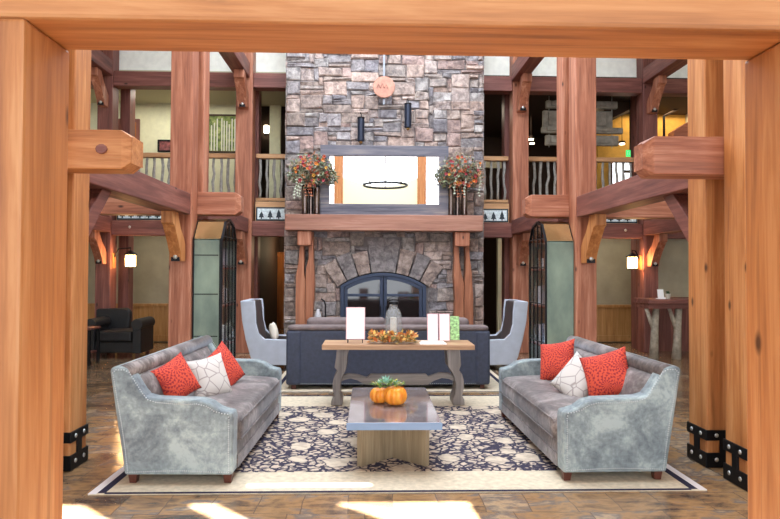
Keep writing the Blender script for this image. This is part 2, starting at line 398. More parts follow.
pr.box(-7, -.9+sh, -5.11, -2.9, zr, zr+.04); pr.box(0+sh, 7.7, -5.11, -2.9, zr, zr+.04); pr.box(-.9+sh, sh, -5.11, -4.82, zr, zr+.04); pr.box(-.9+sh, sh, -4.75, -2.9, zr, zr+.04)
pr.box(-7.2, 7.8, -2.9, -2.75, CEIL, 8.3)
struct('sun_blocker', pr, TIM['x'], 'unseen sun blockers added outside the window wall')
struct('wall_back', M().box(-7.0, -2.56, 13.75, 13.9, 0, 2.75).box(2.97, 7.6, 13.75, 13.9, 0, 2.75), OLIVE, 'khaki plaster wall of the ground floor hall')
# wainscot
for i, (a, b_) in enumerate(((-7.0, -2.62), (3.02, 7.6))):
    wm = M(); wm.box(a, b_, 13.70, 13.75, .02, .80); wm.box(a, b_, 13.67, 13.75, .80, .86); wm.box(a, b_, 13.68, 13.75, .02, .16)
    x = a
    while x < b_-.2:
        wm.box(x, x+.07, 13.685, 13.71, .16, .80); x += .42
    struct('trim_%d' % (i+1), wm, WAIN, 'honey pine wainscot panelling on the %s hall wall' % ('left' if i == 0 else 'right'), bev=.006)
# corridor behind doorways
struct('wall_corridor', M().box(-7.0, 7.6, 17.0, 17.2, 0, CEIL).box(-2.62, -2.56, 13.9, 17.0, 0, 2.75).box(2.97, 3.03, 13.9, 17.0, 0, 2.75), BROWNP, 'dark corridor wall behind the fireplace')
struct('trim_3', M().box(-2.66, -2.50, 13.62, 13.78, 0, 2.6).box(2.86, 3.02, 13.62, 13.78, 0, 2.6), CREAM, 'cream casings of the two doorways beside the fireplace', bev=.01)
# upper floor slabs + gallery
sl = M(); sl.box(-7.0, 7.6, 12.2, 17.0, 2.62, 2.98)
struct('floor_upper', sl, BROWNP, 'upper gallery floor slab')
struct('ceiling_gallery_left', M().box(-7.0, .2, 12.2, 14.1, 5.42, 5.6), plain('gallery_soffit', (196, 190, 160), .9), 'pale soffit over the left gallery')
struct('ceiling_gallery_right', M().box(.2, 7.6, 12.2, 17.0, 5.42, 5.6), BROWNP, 'dark brown ceiling over the right gallery')
gw = M(); gw.box(-7.0, -2.95, 14.0, 14.1, 2.98, 5.42); gw.box(-2.35, -2.1, 14.0, 14.1, 2.98, 5.42)
struct('wall_gallery_left', gw, plain('pale_green_plaster', (220, 220, 190), .9, var=.03), 'pale green plaster wall of the left upper gallery')
struct('wall_gallery_right', M().box(5.45, 7.6, 14.4, 14.5, 2.98, 5.42), YELLOW, 'golden yellow stairwell wall of the right upper gallery')
struct('wall_infill', M().box(-7.0, -1.6, 12.22, 12.3, 5.5, CEIL).box(2.1, 7.6, 12.22, 12.3, 5.5, CEIL), WHITEW, 'white plaster panels above the gallery beams')
struct('trim_4', M().box(1.9, 4.0, 15.9, 16.0, 4.35, 4.62), OLIVE, 'khaki header band in the dark right gallery')

# ------------------------------------------------------------------ timbers
def bolt_on(parent, x, y, z, r=.028, axis='y', mat=STEEL):
    mb = M()
    mb.ball((x, y, z), r, 8, 5, (1, .6, 1) if axis == 'y' else (.6, 1, 1))
    return build('bolt', mb, mat, parent, smooth=True)
def post(x0, x1, y0, y1, z1, label, mats, group=None, z0=0):
    t = thing('timber_post', label, 'post', ((x0+x1)/2, (y0+y1)/2, z0), group=group)
    build('shaft', M().box(x0, x1, y0, y1, z0, z1), mats['z'], t, bev=.012)
    return t
def bracket(t, x0, x1, y0, y1):
    e = .012
    mb = M()
    for z0, z1 in ((.005, .125), (.225, .31)): mb.box(x0-e, x1+e, y0-e, y1+e, z0, z1)
    cy = (y0+y1)/2; cx = (x0+x1)/2
    mb.box(x0-e, x1+e, cy-.04, cy+.04, .12, .23); mb.box(cx-.04, cx+.04, y0-e, y1+e, .12, .23)
    bk = build('steel_bracket', mb, IRON, t, 'black steel strap bracket bolted round the foot', bev=.004)
    for z in (.07, .268):
        for d in (-.07, .07):
            for X in (x0-e, x1+e): bolt_on(bk, X, cy+d, z, .018, 'x')
            bolt_on(bk, cx+d, y0-e, z, .018)
def knee(t, x0, x1, yp, zt, drop=.62, proj=.52, mat=None):
    m_ = .07; xa, xb = x0+m_, x1-m_
    P = [(yp-proj, zt), (yp-proj, zt-.15), (yp-proj+.05, zt-.17), (yp-.31, zt-.36), (yp-.20, zt-drop+.1), (yp-.17, zt-drop), (yp-.001, zt-drop), (yp-.001, zt-.40),
         (yp-.06, zt-.32), (yp-.2, zt-.2), (yp-.3, zt-.05), (yp-.31, zt)]
    k = build('knee_brace', M().prism(P, xa, xb, 'x'), mat or TIM['z'], t, 'curved timber knee brace under the beam', bev=.008)
    mb = M(); mb.box((xa+xb)/2-.055, (xa+xb)/2+.055, yp-.186, yp-.17, zt-drop+.0, zt-drop+.11)
    pl = build('bolt_plate', mb, IRON, k)
    bolt_on(k, (xa+xb)/2, yp-.19, zt-drop+.055, .03)
def straight_brace(t, x0, x1, yp, zt, s=.5):
    P = [(yp+.001, zt-s-.1), (yp+s+.1, zt), (yp+s-.1, zt), (yp+.001, zt-s+.12)]
    build('knee_brace', M().prism(P, x0+.07, x1-.07, 'x'), DRK['y'], t, 'straight diagonal brace rising to the beam', bev=.006)

sides = (('left', XL-PW, XL), ('right', XR, XR+PW))
# near arch
ax0, ax1 = -1.087, 1.387
for nm, a, b_ in (('left', ax0-PW, ax0), ('right', ax1, ax1+PW)):
    post(a, b_, 1.92, 2.21, 2.389, 'sunlit orange post at the %s edge of the photo, framing the view' % nm, TIM_LIT)
    post(a, b_, 1.92, 2.21, CEIL, 'upper orange post standing on the near arch beam, %s side' % nm, TIM_LIT, z0=2.681)
bm_ = M().box(-2.4, 2.7, 1.92, 2.21, 2.39, 2.68)
build('timber_beam', bm_, TIM_LIT['x'], None, 'big sunlit orange beam across the top of the photo', 'beam', bev=.014)
vp = [(ax0-.01, 3.1)] + [(ax1+.01, 3.1)] + [(ax1+.01-(ax1-ax0+.02)*k/16, 4.72-.30*math.sin(PI*k/16)) for k in range(17)]
struct('wall_entry', M().prism(vp, 2.02, 2.10, 'y'), plain('pale_yellow_plaster', (248, 240, 196), .9), 'pale yellow panel above the near arch, seen in the mirror')
# bent 2 twins + bent 3 twins
for nm, a, b_ in sides:
    for (y0, y1, w) in ((4.38, 4.66, 'nearer'), (4.92, 5.20, 'farther')):
        t = post(a, b_, y0, y1, CEIL, '%s post of the front timber pair on the %s, black steel straps at foot' % (w, nm), TIM_LIT if nm == 'right' or 1 else TIM)
        bracket(t, a, b_, y0, y1)
        if w == 'farther': straight_brace(t, a, b_, y1, 2.34)
    for (y0, y1, w) in ((8.10, 8.38, 'nearer'), (8.66, 8.94, 'farther')):
        t = post(a, b_, y0, y1, CEIL, ('front post of the middle timber bent, full height, %s of the seating group' if w == 'nearer' else 'upper post standing on the beam end above the %s display cabinet') % nm, TIM, z0=0 if w == 'nearer' else 2.685)
        if w == 'nearer': knee(t, a, b_, y0, 2.34, mat=TIM_LIT['z'])
def tie(xin, xout, y0, y1, z0, z1, label, mat, plug=None, yi=1):
    s = 1 if xin > xout else -1; c = .075
    # chamfered nose: hull in plan and section
    vs = []; xe = xin; xb = xin - s*c
    def ring(x, i): return [(x, y0+i*yi, z0+i), (x, y1-i*yi, z0+i), (x, y1-i*yi, z1-i), (x, y0+i*yi, z1-i)]
    mb = M(); v = ring(xout, 0)+ring(xb, 0)+ring(xe, .055)
    fs = [(0, 1, 2, 3)] + [(k, (k+1) % 4, 4+(k+1) % 4, 4+k) for k in range(4)] + [(4+k, 4+(k+1) % 4, 8+(k+1) % 4, 8+k) for k in range(4)] + [(11, 10, 9, 8)]
    if s > 0: fs = [tuple(reversed(f)) for f in fs]
    mb.add(v, fs)
    o = build('tie_beam', mb, mat, None, label, 'beam', bev=.008)
    if plug:
        pm = M(); pts = [(.045*math.cos(k*PI/5), .038*math.sin(k*PI/5)) for k in range(10)]
        pm.prism([(plug[0]+p[0], plug[1]+p[1]) for p in pts], y0-.018, y0+.002, 'y')
        build('wood_plug', pm, DRK['x'], o, bev=.006)
    return o
tie(-1.83, -7.0, 4.665, 4.915, 2.37, 2.67, 'squared beam end jutting out at left, bright sunlit orange with a round wooden plug', TIM_LIT['x'], (-2.05, 2.52), .3)  # window light put into this end's colour, unlike its right twin
tie(2.14, 7.6, 4.665, 4.915, 2.37, 2.67, 'squared chamfered beam end jutting out at right, pinkish face', TIM['x'])
tie(-1.80, -7.0, 8.385, 8.655, 2.37, 2.68, 'reddish beam end above the left display cabinet', TIM['x'])
tie(2.16, 7.6, 8.385, 8.655, 2.37, 2.68, 'reddish beam end above the right display cabinet', TIM['x'])
# beams along the hall
for nm, a, b_ in sides:
    for y0, y1, w in ((5.205, 8.095, 'from the front pair to the middle pair'), (8.945, 11.895, 'from the middle pair to the balcony post')):
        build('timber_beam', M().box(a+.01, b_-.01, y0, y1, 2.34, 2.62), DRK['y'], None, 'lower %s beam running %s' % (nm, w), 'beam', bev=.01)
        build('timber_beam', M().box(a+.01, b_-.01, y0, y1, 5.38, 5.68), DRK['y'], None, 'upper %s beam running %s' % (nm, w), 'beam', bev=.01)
# balcony line
B0, B1 = 11.9, 12.2
b4 = (('left', -2.66, -2.33), ('right', 2.80, 3.12))
OL, OR = (-5.33, -5.04), (5.42, 5.72)
for nm, a, b_ in b4:
    t = post(a, b_, B0, B1, CEIL, 'reddish balcony post beside the fireplace on the %s' % nm, TIM)
    knee(t, a, b_, B0, 5.38, mat=TIM['z']); knee(t, a, b_, B0, 2.34, mat=TIM['z'])
    s = (a+.08, b_+.02) if nm == 'left' else (a-.04, b_-.08)
    post(s[0], s[1], 12.46, 12.74, 5.4, 'darker post just behind the balcony post, %s of the fireplace' % nm, DRK)
for nm, (a, b_) in (('left', OL), ('right', OR)):
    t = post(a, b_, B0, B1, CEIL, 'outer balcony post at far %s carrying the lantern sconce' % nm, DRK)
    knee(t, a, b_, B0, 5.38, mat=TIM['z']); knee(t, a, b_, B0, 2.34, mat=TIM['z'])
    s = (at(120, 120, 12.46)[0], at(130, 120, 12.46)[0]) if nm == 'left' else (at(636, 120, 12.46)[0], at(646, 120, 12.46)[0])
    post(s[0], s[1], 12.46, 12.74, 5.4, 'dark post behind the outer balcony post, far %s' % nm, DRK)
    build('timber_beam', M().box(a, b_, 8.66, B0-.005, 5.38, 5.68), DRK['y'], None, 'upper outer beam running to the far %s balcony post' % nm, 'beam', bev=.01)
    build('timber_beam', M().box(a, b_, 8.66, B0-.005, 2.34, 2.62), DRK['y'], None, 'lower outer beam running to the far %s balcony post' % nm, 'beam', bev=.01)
CHX0, CHX1 = -1.60, 2.11
bays = [('far left', OL[1]+.005, b4[0][1]-.005), ('left of the chimney', b4[0][2]+.005, CHX0-.005), ('right of the chimney', CHX1+.005, b4[1][1]-.005), ('far right', b4[1][2]+.005, OR[0]-.005), ('outermost left', -6.99, OL[0]-.005), ('outermost right', OR[1]+.005, 7.59)]
for w, a, b_ in bays:
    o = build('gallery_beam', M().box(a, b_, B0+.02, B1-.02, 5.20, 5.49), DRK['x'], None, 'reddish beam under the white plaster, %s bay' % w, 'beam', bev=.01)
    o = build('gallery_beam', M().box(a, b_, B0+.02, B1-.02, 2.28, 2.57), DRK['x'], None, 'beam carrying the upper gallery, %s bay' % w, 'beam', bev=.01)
    if w.startswith('far'): 
        xb = a+.35 if 'left' in w else b_-.35
        bolt_on(o, xb, B0+.01, 2.44)
# frieze with trees
def frieze(a, b_, w):
    t = thing('tree_frieze', 'pale frieze panel with dark pine tree cutouts, %s' % w, 'frieze', ((a+b_)/2, 12.1, 2.58))
    build('board', M().box(a, b_, 12.06, 12.12, 2.575, 2.97), RAILL, t, bev=.004)
    build('dark_border', M().box(a+.02, b_-.02, 12.045, 12.06, 2.59, 2.86), FRIB, t)
    build('pale_ground', M().box(a+.05, b_-.05, 12.036, 12.045, 2.62, 2.83), FRIW, t)
    x = a+.13; k = 0
    while x < b_-.1:
        hgt = .15+.05*((k*37) % 3)/2; mb = M(); z = 2.625
        pts = [(x-.012, z), (x-.012, z+.03), (x-.055, z+.03), (x-.03, z+.03+hgt*.28), (x-.042, z+.03+hgt*.28), (x, z+hgt), (x+.042, z+.03+hgt*.28), (x+.03, z+.03+hgt*.28), (x+.055, z+.03), (x+.012, z+.03), (x+.012, z)]
        mb.prism(pts, 12.028, 12.036, 'y'); build('pine_tree_cutout', mb, FRIB, t); x += .17; k += 1
for w, a, b_ in bays[:4]: frieze(a+.03, b_-.03, w+' bay')
# railings with branch balusters
def railing(a, b_, w):
    t = thing('balcony_railing', 'balcony railing of peeled branches, %s bay' % w, 'railing', ((a+b_)/2, 12.33, 2.98))
    build('top_rail', M().box(a, b_, 12.26, 12.40, 3.87, 3.96), RAILL, t, bev=.01)
    build('bottom_rail', M().box(a, b_, 12.27, 12.39, 3.01, 3.07), RAILL, t, bev=.006)
    n = max(3, int(round((b_-a)/.145))); r_ = random.Random(int(a*100)+5)
    for i in range(n):
        x = a+(i+.5)*(b_-a)/n; pts = []
        for k in range(6): pts.append((x+(r_.uniform(-.022, .022) if 0 < k < 5 else 0), 12.33+r_.uniform(-.01, .01), 3.07+.8*k/5))
        build('baluster', M().tube(pts, [.024+.008*r_.random() for _ in pts], 8), BALM, t, smooth=True)
for w, a, b_ in bays[:4]:
    a2 = a if 'far' not in w or 'left' in w else a; railing(a, b_, w)

# ------------------------------------------------------------------ stone fireplace
FY = 11.35
fp = thing('stone_fireplace', 'tall stone chimney breast with arched firebox in the middle', 'fireplace', (.25, 11.6, 0))
cxF = .235; RIN, ZC, ROUT = 1.45, .12, 1.93
hx0, hx1 = -.565, 1.035
# firebox opening cut by building the backing in pieces
bk = M(); bk.box(CHX0+.03, hx0, FY+.022, 12.9, 0, 1.75); bk.box(hx1, CHX1-.03, FY+.022, 12.9, 0, 1.75); bk.box(CHX0+.03, CHX1-.03, FY+.022, 12.9, 1.75, CEIL); bk.box(hx0, hx1, FY+.5, 12.9, 0, 1.75)
build('mortar_core', bk, MORTAR, fp)
pal = [(170, 158, 150), (184, 166, 156), (168, 162, 162), (186, 164, 152), (154, 148, 148), (176, 170, 166), (192, 170, 158), (168, 152, 142), (182, 158, 150), (152, 148, 152), (196, 180, 172)]
st = M(); r_ = random.Random(21); g = .086
nx = int(round((CHX1-CHX0)/g)); gx = (CHX1-CHX0)/nx; nz = int(CEIL/g); used = [[False]*nz for _ in range(nx)]
def inside_fire(x, z):
    if z < ZC+.05: return hx0-.02 < x < hx1+.02
    d = math.hypot(x-cxF, z-ZC)
    ang = abs(math.atan2(x-cxF, z-ZC))
    if ang < math.radians(36) and d < ROUT-.03 + (.2 if ang < math.radians(9.5) else 0): return z > .9 or (hx0 < x < hx1)
    return hx0-.02 < x < hx1+.02 and z < 1.4
for j in range(nz):
    for i in range(nx):
        if used[i][j]: continue
        if inside_fire((CHX0+(i+.5)*gx), (j+.5)*g): used[i][j] = True; continue
        w = r_.choice([2, 3, 3, 4, 4, 5, 6, 6]); h = r_.choice([1, 1, 1, 2, 2, 2, 3])
        if r_.random() < .12: w = h = 3
        ww = 0
        while ww < w and i+ww < nx and not used[i+ww][j] and not inside_fire(CHX0+(i+ww+.5)*gx, (j+.5)*g): ww += 1
        hh = 1
        while hh < h and j+hh < nz and all(not used[i+k][j+hh] and not inside_fire(CHX0+(i+k+.5)*gx, (j+hh+.5)*g) for k in range(ww)): hh += 1
        for a in range(ww):
            for b_ in range(hh): used[i+a][j+b_] = True
        x0, x1 = CHX0+i*gx, CHX0+(i+ww)*gx; z0, z1 = j*g, (j+hh)*g
        e = .003; jt = lambda: r_.uniform(-.026, .026)
        pr = r_.uniform(0, .035); c = r_.choice(pal); k = r_.uniform(.93, 1.07); c = tuple(min(255, v*k) for v in c)
        y0 = FY-pr; bv = .02
        q = [(x0+e+jt()*.6, z0+e+jt()*.6), (x1-e+jt()*.6, z0+e+jt()*.6), (x1-e+jt()*.6, z1-e+jt()*.6), (x0+e+jt()*.6, z1-e+jt()*.6)]
        cxm = (x0+x1)/2; czm = (z0+z1)/2
        if i == 0: q = [(max(p[0], CHX0), p[1]) for p in q]
        inn = [(p[0]+(bv if p[0] < cxm else -bv), p[1]+(bv if p[1] < czm else -bv)) for p in q]
        back = FY+.1
        vs = [(p[0], back, p[1]) for p in q]+[(p[0], y0+.018, p[1]) for p in q]+[(p[0], y0+jt()*.8, p[1]) for p in inn]
        fs = [(8, 9, 10, 11)] + [(k, (k+1) % 4, 4+(k+1) % 4, 4+k) for k in range(4)] + [(4+k, 4+(k+1) % 4, 8+(k+1) % 4, 8+k) for k in range(4)]
        st.add(vs, fs, srgb(*c))
# chimney returns (side faces) as courses
for sx, xa, xb in ((0, CHX0-.01, CHX0+.05), (1, CHX1-.05, CHX1+.01)):
    z = 0
    while z < CEIL-.1:
        h = r_.choice([.12, .18, .25]); y = FY+.02
        while y < 12.85:
            w = min(r_.choice([.2, .35, .5]), 12.87-y)
            if w < .05: break
            c = r_.choice(pal); o_ = r_.uniform(0, .012)
            st.box(xa-(o_ if sx == 0 else 0), xb+(o_ if sx else 0), y+.005, y+w-.005, z+.005, min(z+h, CEIL)-.005, srgb(*c)); y += w
        z += h
build('stonework', st, STONE, fp)
# voussoirs
def arc(a, r): return (cxF+r*math.sin(a), ZC+r*math.cos(a))
vo_ = M(); angs = [-36, -27.5, -18.5, -9, 9, 18.5, 27.5, 36]
for i in range(7):
    a0, a1 = math.radians(angs[i]+.35), math.radians(angs[i+1]-.35)
    ro = ROUT + (.17 if i == 3 else r_.uniform(-.05, .02)); n = 4
    pts = [arc(a0+(a1-a0)*k/n, RIN+.015) for k in range(n+1)] + [arc(a1-(a1-a0)*k/n, ro) for k in range(n+1)]
    c = pal[(i*3+1) % 6]
    vo_.prism(pts, FY-.045-.02*r_.random(), FY+.1, 'y', srgb(*c))
build('stone_arch', vo_, STONE, fp, 'fan of long wedge stones with keystone over the firebox', bev=.012)
build('firebox', M().box(hx0, hx1, FY+.42, FY+.48, 0, 1.75), BLACKIN, fp)
# doors
def segarch(x0, x1, rr, n=10):
    return [(x0+(x1-x0)*k/n, ZC+math.sqrt(rr*rr-(x0+(x1-x0)*k/n-cxF)**2)) for k in range(n+1)]
yd = FY-.03
sur = M()
top_o = segarch(hx0, hx1, RIN, 20); top_i = segarch(hx0+.07, hx1-.07, RIN-.06, 20)
n = len(top_o); vs = [(p[0], y, p[1]) for y in (yd-.02, yd+.1) for p in top_o+top_i]
fs = []
for k in range(n-1):
    o1, o2, i1, i2 = k, k+1, n+k, n+k+1; s_ = 2*n
    fs += [(i1, i2, o2, o1), (o1, o2, s_+o2, s_+o1), (i2, i1, s_+i1, s_+i2), (s_+o1, s_+o2, s_+i2, s_+i1)]
sur.add(vs, fs); sur.box(hx0, hx0+.07, yd-.02, yd+.1, .0, top_o[0][1]-.005); sur.box(hx1-.07, hx1, yd-.02, yd+.1, 0, top_o[-1][1]-.005)
build('firebox_surround', sur, NAVYM, fp, 'dark navy steel arched surround', bev=.006)
for x0, x1, sgn in ((hx0+.075, cxF-.006, -1), (cxF+.006, hx1-.075, 1)):
    mb = M(); fwid = .06; rr = RIN-.065
    to = segarch(x0, x1, rr, 12); ti = segarch(x0+fwid, x1-fwid, rr-.06, 12); n = len(to)
    vs = [(p[0], y, p[1]) for y in (yd-.01, yd+.03) for p in to+ti]; fs = []; s_ = 2*n
    for k in range(n-1):
        fs += [(n+k, n+k+1, k+1, k), (k, k+1, s_+k+1, s_+k), (n+k+1, n+k, s_+n+k, s_+n+k+1), (s_+k, s_+k+1, s_+n+k+1, s_+n+k)]
    mb.add(vs, fs)
    mb.box(x0, x0+fwid, yd-.01, yd+.03, .35, to[0][1]-.004); mb.box(x1-fwid, x1, yd-.01, yd+.03, .35, to[-1][1]-.004)
    mb.box(x0, x1, yd-.01, yd+.03, .35, .42); mb.box(x0+fwid, x1-fwid, yd-.008, yd+.028, 1.13, 1.18)
    d = build('fireplace_door', mb, NAVYM, fp, bev=.004)
    gp = M(); poly = [(x0+.03, .38)] + [(x1-.03, .38)] + [(p[0], p[1]-.03) for p in reversed(segarch(x0+.03, x1-.03, rr, 8))]
    gp.prism(poly, yd+.005, yd+.012, 'y'); build('pane', gp, FIREG, d, 'dark reflecting glass')
    hx = cxF+sgn*.05
    build('handle', M().tube([(hx, yd-.01, .78), (hx, yd-.05, .78), (hx, yd-.05, .96), (hx, yd-.01, .96)], .009, 6), IRON, d)
build('hearth', M().box(CHX0+.1, CHX1-.1, 10.75, FY-.06, .002, .34), STONE, fp, 'raised stone hearth', bev=.02)
# mantel
MX0, MX1 = -1.555, 2.035; MY = 10.95
build('mantel_shelf', M().box(MX0, MX1, MY, FY-.06, 2.335, 2.625), MAN, fp, 'thick reddish timber mantel', bev=.014)
for s, (pa, pb) in (('left', (297, 311.5)), ('right', (455, 470))):
    xa, _ = at(pa, 240, 11.0); xb, _ = at(pb, 240, 11.0)
    mb = M(); mb.box(xa, xb, MY+.06, FY-.055, 2.06, 2.33)
    build('corbel', mb, TIM['z'], fp, 'squared corbel block under the mantel', bev=.02)
    # live edge split pilaster : two halves with a slit at the top
    q = lambda px, py: at(px, py, 11.2)
    if s == 'left':
        L = [(301, 232), (304.5, 232), (304.5, 262), (304.2, 272), (305.5, 280), (305, 345), (296, 345), (296, 300), (296.5, 275), (299, 262), (300, 248)]
        R = [(309, 232), (313.5, 232), (314, 262), (315, 285), (313, 320), (314, 345), (305.3, 345), (305.8, 292), (305.9, 279), (306.5, 268), (309, 258)]
    else:
        L = [(453.5, 232), (458, 232), (458.5, 258), (460.5, 272), (463.5, 284), (463, 300), (463.3, 345), (453, 345), (453.5, 320), (454.5, 300), (453, 275), (454, 260)]
        R = [(463.5, 232), (468, 232), (469, 256), (471, 272), (472.5, 295), (473, 345), (463.8, 345), (463.6, 300), (463.9, 282), (465, 268), (465, 256)]
    pil = None
    for P in (L, R):
        mb = M(); mb.prism([q(*p) for p in P], 11.12, FY-.04, 'y')
        build('split_log_pilaster', mb, SPL, fp, 'live edge split log half against the stone', bev=.008)
# pendulum + weights of the big wall clock
cp = at(384, 87, 11.2)
t = thing('clock_pendulum', 'round copper pendulum bob on a long grey rod against the stone', 'clock pendulum', (cp[0], 11.24, cp[1]))
build('rod', M().box(cp[0]-.018, cp[0]+.018, 11.235, 11.255, at(384, 104, 11.2)[1], 6.6), plain('grey_rod', (120, 122, 128), .4, .7), t)
mb = M(); mb.lathe([(.001, -.012), (.195, -.008), (.205, 0), (.195, .008), (.001, .012)], seg=36)
mb.v = [(cp[0]+x, 11.205+z*1.2, cp[1]+y) for x, y, z in mb.v]
bob = build('bob', mb, COPPER, t)
mb = M()
for i in range(3):
    mb.tube([(cp[0]-.10+.07*i-.035, 11.183, cp[1]-.03), (cp[0]-.07+.07*i-.035, 11.183, cp[1]+.05+.02*(i == 1)), (cp[0]-.03+.07*i-.035, 11.183, cp[1]-.03)], .005, 5)
build('etched_line', mb, plain('etched_copper', (120, 70, 60), .4, .6), bob)
for i, (px, y0, y1) in enumerate(((361, 117.5, 141.5), (408, 103.5, 128))):
    x, zt = at(px, y0, 11.2); _, zb = at(px, y1, 11.2)
    t = thing('clock_weight', 'dark navy cylinder weight on the stone, %s' % ('left and lower one' if i == 0 else 'right and higher one'), 'clock weight', (x, 11.19, zb), group='clock weights')
    build('cylinder', M().lathe([(.055, 0), (.065, .01), (.065, zt-zb-.01), (.055, zt-zb)], x, 11.2, zb, 20), plain('weight_navy', (44, 50, 66), .35, .6), t, smooth=False, bev=.004)
    build('cap', M().lathe([(.068, 0), (.068, .03)], x, 11.2, zt-.03, 20), IRON, t); build('finial', M().lathe([(.03, 0), (.035, -.02), (.001, -.05)][::-1], x, 11.2, zb, 12), plain('brass', (170, 130, 80), .3, .9), t)
    build('cable', M().tube([(x, 11.2, zt), (x, 11.22, 6.6)] if False else [(x, 11.2, zt), (x+.01, 11.2, zt+.05), (x-.01, 11.2, zt+.08), (x, 11.2, zt+.1)], .008, 6), IRON, t)
MYAW = math.radians(-.46)
# mirror on the mantel
mx0, mz1 = at(320.5, 145, 11.1); mx1, _ = at(448.5, 147, 11.1); mz0 = 2.628
gx0, gz1 = at(329.5, 155.5, 11.1); gx1, _ = at(439, 156, 11.1); _, gz0 = at(384, 204, 11.1)
t = thing('framed_mirror', 'wide mirror in a blue-grey weathered wood frame above the mantel', 'mirror', ((mx0+mx1)/2, 11.13, mz0))
build('frame', M().box(mx0, mx1, 11.08, 11.2, gz1, mz1).box(mx0, mx1, 11.08, 11.2, mz0, gz0).box(mx0, gx0, 11.08, 11.2, gz0, gz1).box(gx1, mx1, 11.08, 11.2, gz0, gz1), FRAMEW, t, bev=.006)
mg = build('mirror_glass', M().box(gx0-.02, gx1+.02, 11.12, 11.14, gz0, gz1), MIRROR, t); mg.rotation_euler.z = MYAW

# vases + flowers
def vase(px, ybot, ytop, wpx, label, Y=11.0):
    x, zt = at(px, ytop, Y); r = wpx*Y/F_PX/2
    t = thing('metal_vase', label, 'vase', (x, Y, 2.627), group='tall metal vases on the mantel')
    h = zt-2.627
    build('body', M().lathe([(r*.95, 0), (r, .01), (r*.97, h*.5), (r, h-.01), (r*.92, h), (r*.85, h-.02)], x, Y, 2.627, 20), BRONZE, t, smooth=True)
    build('rim', M().lathe([(r*1.02, h-.03), (r*1.04, h-.012), (r*1.0, h)], x, Y, 2.627, 20), IRON, t)
    return x, zt
vs_l = [vase(305, 216, 185, 6.4, 'tall pewter cylinder vase, outermost of the left three'), vase(311, 216, 188, 4.6, 'narrow pewter vase, middle of the left three', 11.08), vase(317, 216, 186, 6, 'pewter cylinder vase nearest the mirror, left three')]
vs_r = [vase(451, 216, 184, 5.4, 'pewter cylinder vase nearest the mirror, right three'), vase(457.5, 216, 186, 4.4, 'narrow pewter vase, middle of the right three', 11.08), vase(464.5, 216, 178, 6, 'tall pewter cylinder vase, outermost of the right three')]
def bouquet(cx, vs, label, seed, tall):
    r_ = random.Random(seed); zc = 3.34
    t = thing('flower_arrangement', label, 'flowers', (cx, 10.98, 3.2))
    stem = M(); foli = M(); cols = [(116, 128, 96), (140, 148, 116), (96, 104, 84), (150, 134, 104), (160, 110, 80), (168, 160, 140)]
    for i in range(40):
        v = vs[i % 3]; a = r_.uniform(0, 2*PI); d = r_.random()**.6
        end = Vector((cx+.40*d*math.cos(a), 10.95+.16*d*math.sin(a), zc+r_.uniform(-.1, .33)*(1.1-.5*d)))
        s0 = Vector((v[0], 11.02, v[1]-.03)); md = (s0+end)/2+Vector((0, 0, .06))
        stem.tube([s0, md, end], .004, 4)
    build('stems', stem, plain('stem_green', (96, 104, 70), .7), t, kind='stuff')
    for i in range(900):
        a = r_.uniform(0, 2*PI); d = r_.random()**.5
        p = Vector((cx+.42*d*math.cos(a), 10.95+.18*d*math.sin(a)*r_.choice([1, -1]), zc+.06+(.36*math.sqrt(max(0, 1-d*d))*r_.uniform(-.8, 1.0))-.06*d))
        foli.leaf(p, (r_.uniform(-1, 1), r_.uniform(-1, .6), r_.uniform(-.7, .7)), (r_.uniform(-.4, .4), -.5, 1), r_.uniform(.06, .12), .036, srgb(*r_.choice(cols)))
    build('foliage', foli, TINTM, t, kind='stuff')
    fc = [(206, 96, 66), (224, 132, 56), (228, 176, 80), (170, 62, 78), (204, 124, 92), (188, 84, 100), (214, 160, 120)]
    for i in range(52):
        a = r_.uniform(0, 2*PI); d = r_.random()**.6
        p = Vector((cx+.36*d*math.cos(a), 10.86-.1*r_.random(), zc+.08+.30*d*math.sin(a)))
        c = srgb(*r_.choice(fc)); mb = M(); R = r_.uniform(.024, .045)
        for k in range(6):
            an = 2*PI*k/6; mb.leaf(p, (math.cos(an), -.5, math.sin(an)), (0, -1, .01), R, R*.9, c)
        mb.ball(p, R*.28, 6, 4, tint=srgb(120, 60, 30))
        build('blossom', mb, TINTM, t)
    for i in range(3):
        x = cx+r_.choice([-1, 1])*r_.uniform(.02, .33); z = zc+r_.uniform(-.05, .1); mb = M()
        pts = [Vector((x+.02*math.sin(k*.8), 10.82-.01*k, z-.055*k)) for k in range(8)]
        mb.tube(pts, .003, 4, srgb(190, 200, 170))
        for k in range(1, 8):
            for s in range(4): mb.leaf(pts[k], (r_.uniform(-1, 1), r_.uniform(-1, .2), -.7), (0, -.5, 1), .035, .016, srgb(206, 212, 192))
        build('trailing_sprig', mb, TINTM, t, 'pale hanging sprig')
    for i in range(3):
        x = cx+r_.uniform(-.1, .16)*(1 if cx < 0 else -1); mb = M()
        pts = [Vector((x+.02*math.sin(k), 10.84, zc-.0-.055*k)) for k in range(8)]
        mb.tube(pts, .003, 4, srgb(160, 80, 50))
        for k in range(8):
            for s in range(4): mb.leaf(pts[k], (r_.uniform(-1, 1), r_.uniform(-1, .2), -.5), (0, -.5, 1), .032, .018, srgb(*r_.choice([(186, 110, 78), (206, 132, 90)])))
        build('trailing_sprig', mb, TINTM, t, 'rust coloured hanging sprig')
bouquet(at(312, 200, 11)[0]+.0, vs_l, 'autumn flower arrangement in the vases left of the mirror', 3, .3)
bouquet(at(460, 200, 11)[0], vs_r, 'autumn flower arrangement in the vases right of the mirror', 9, .3)

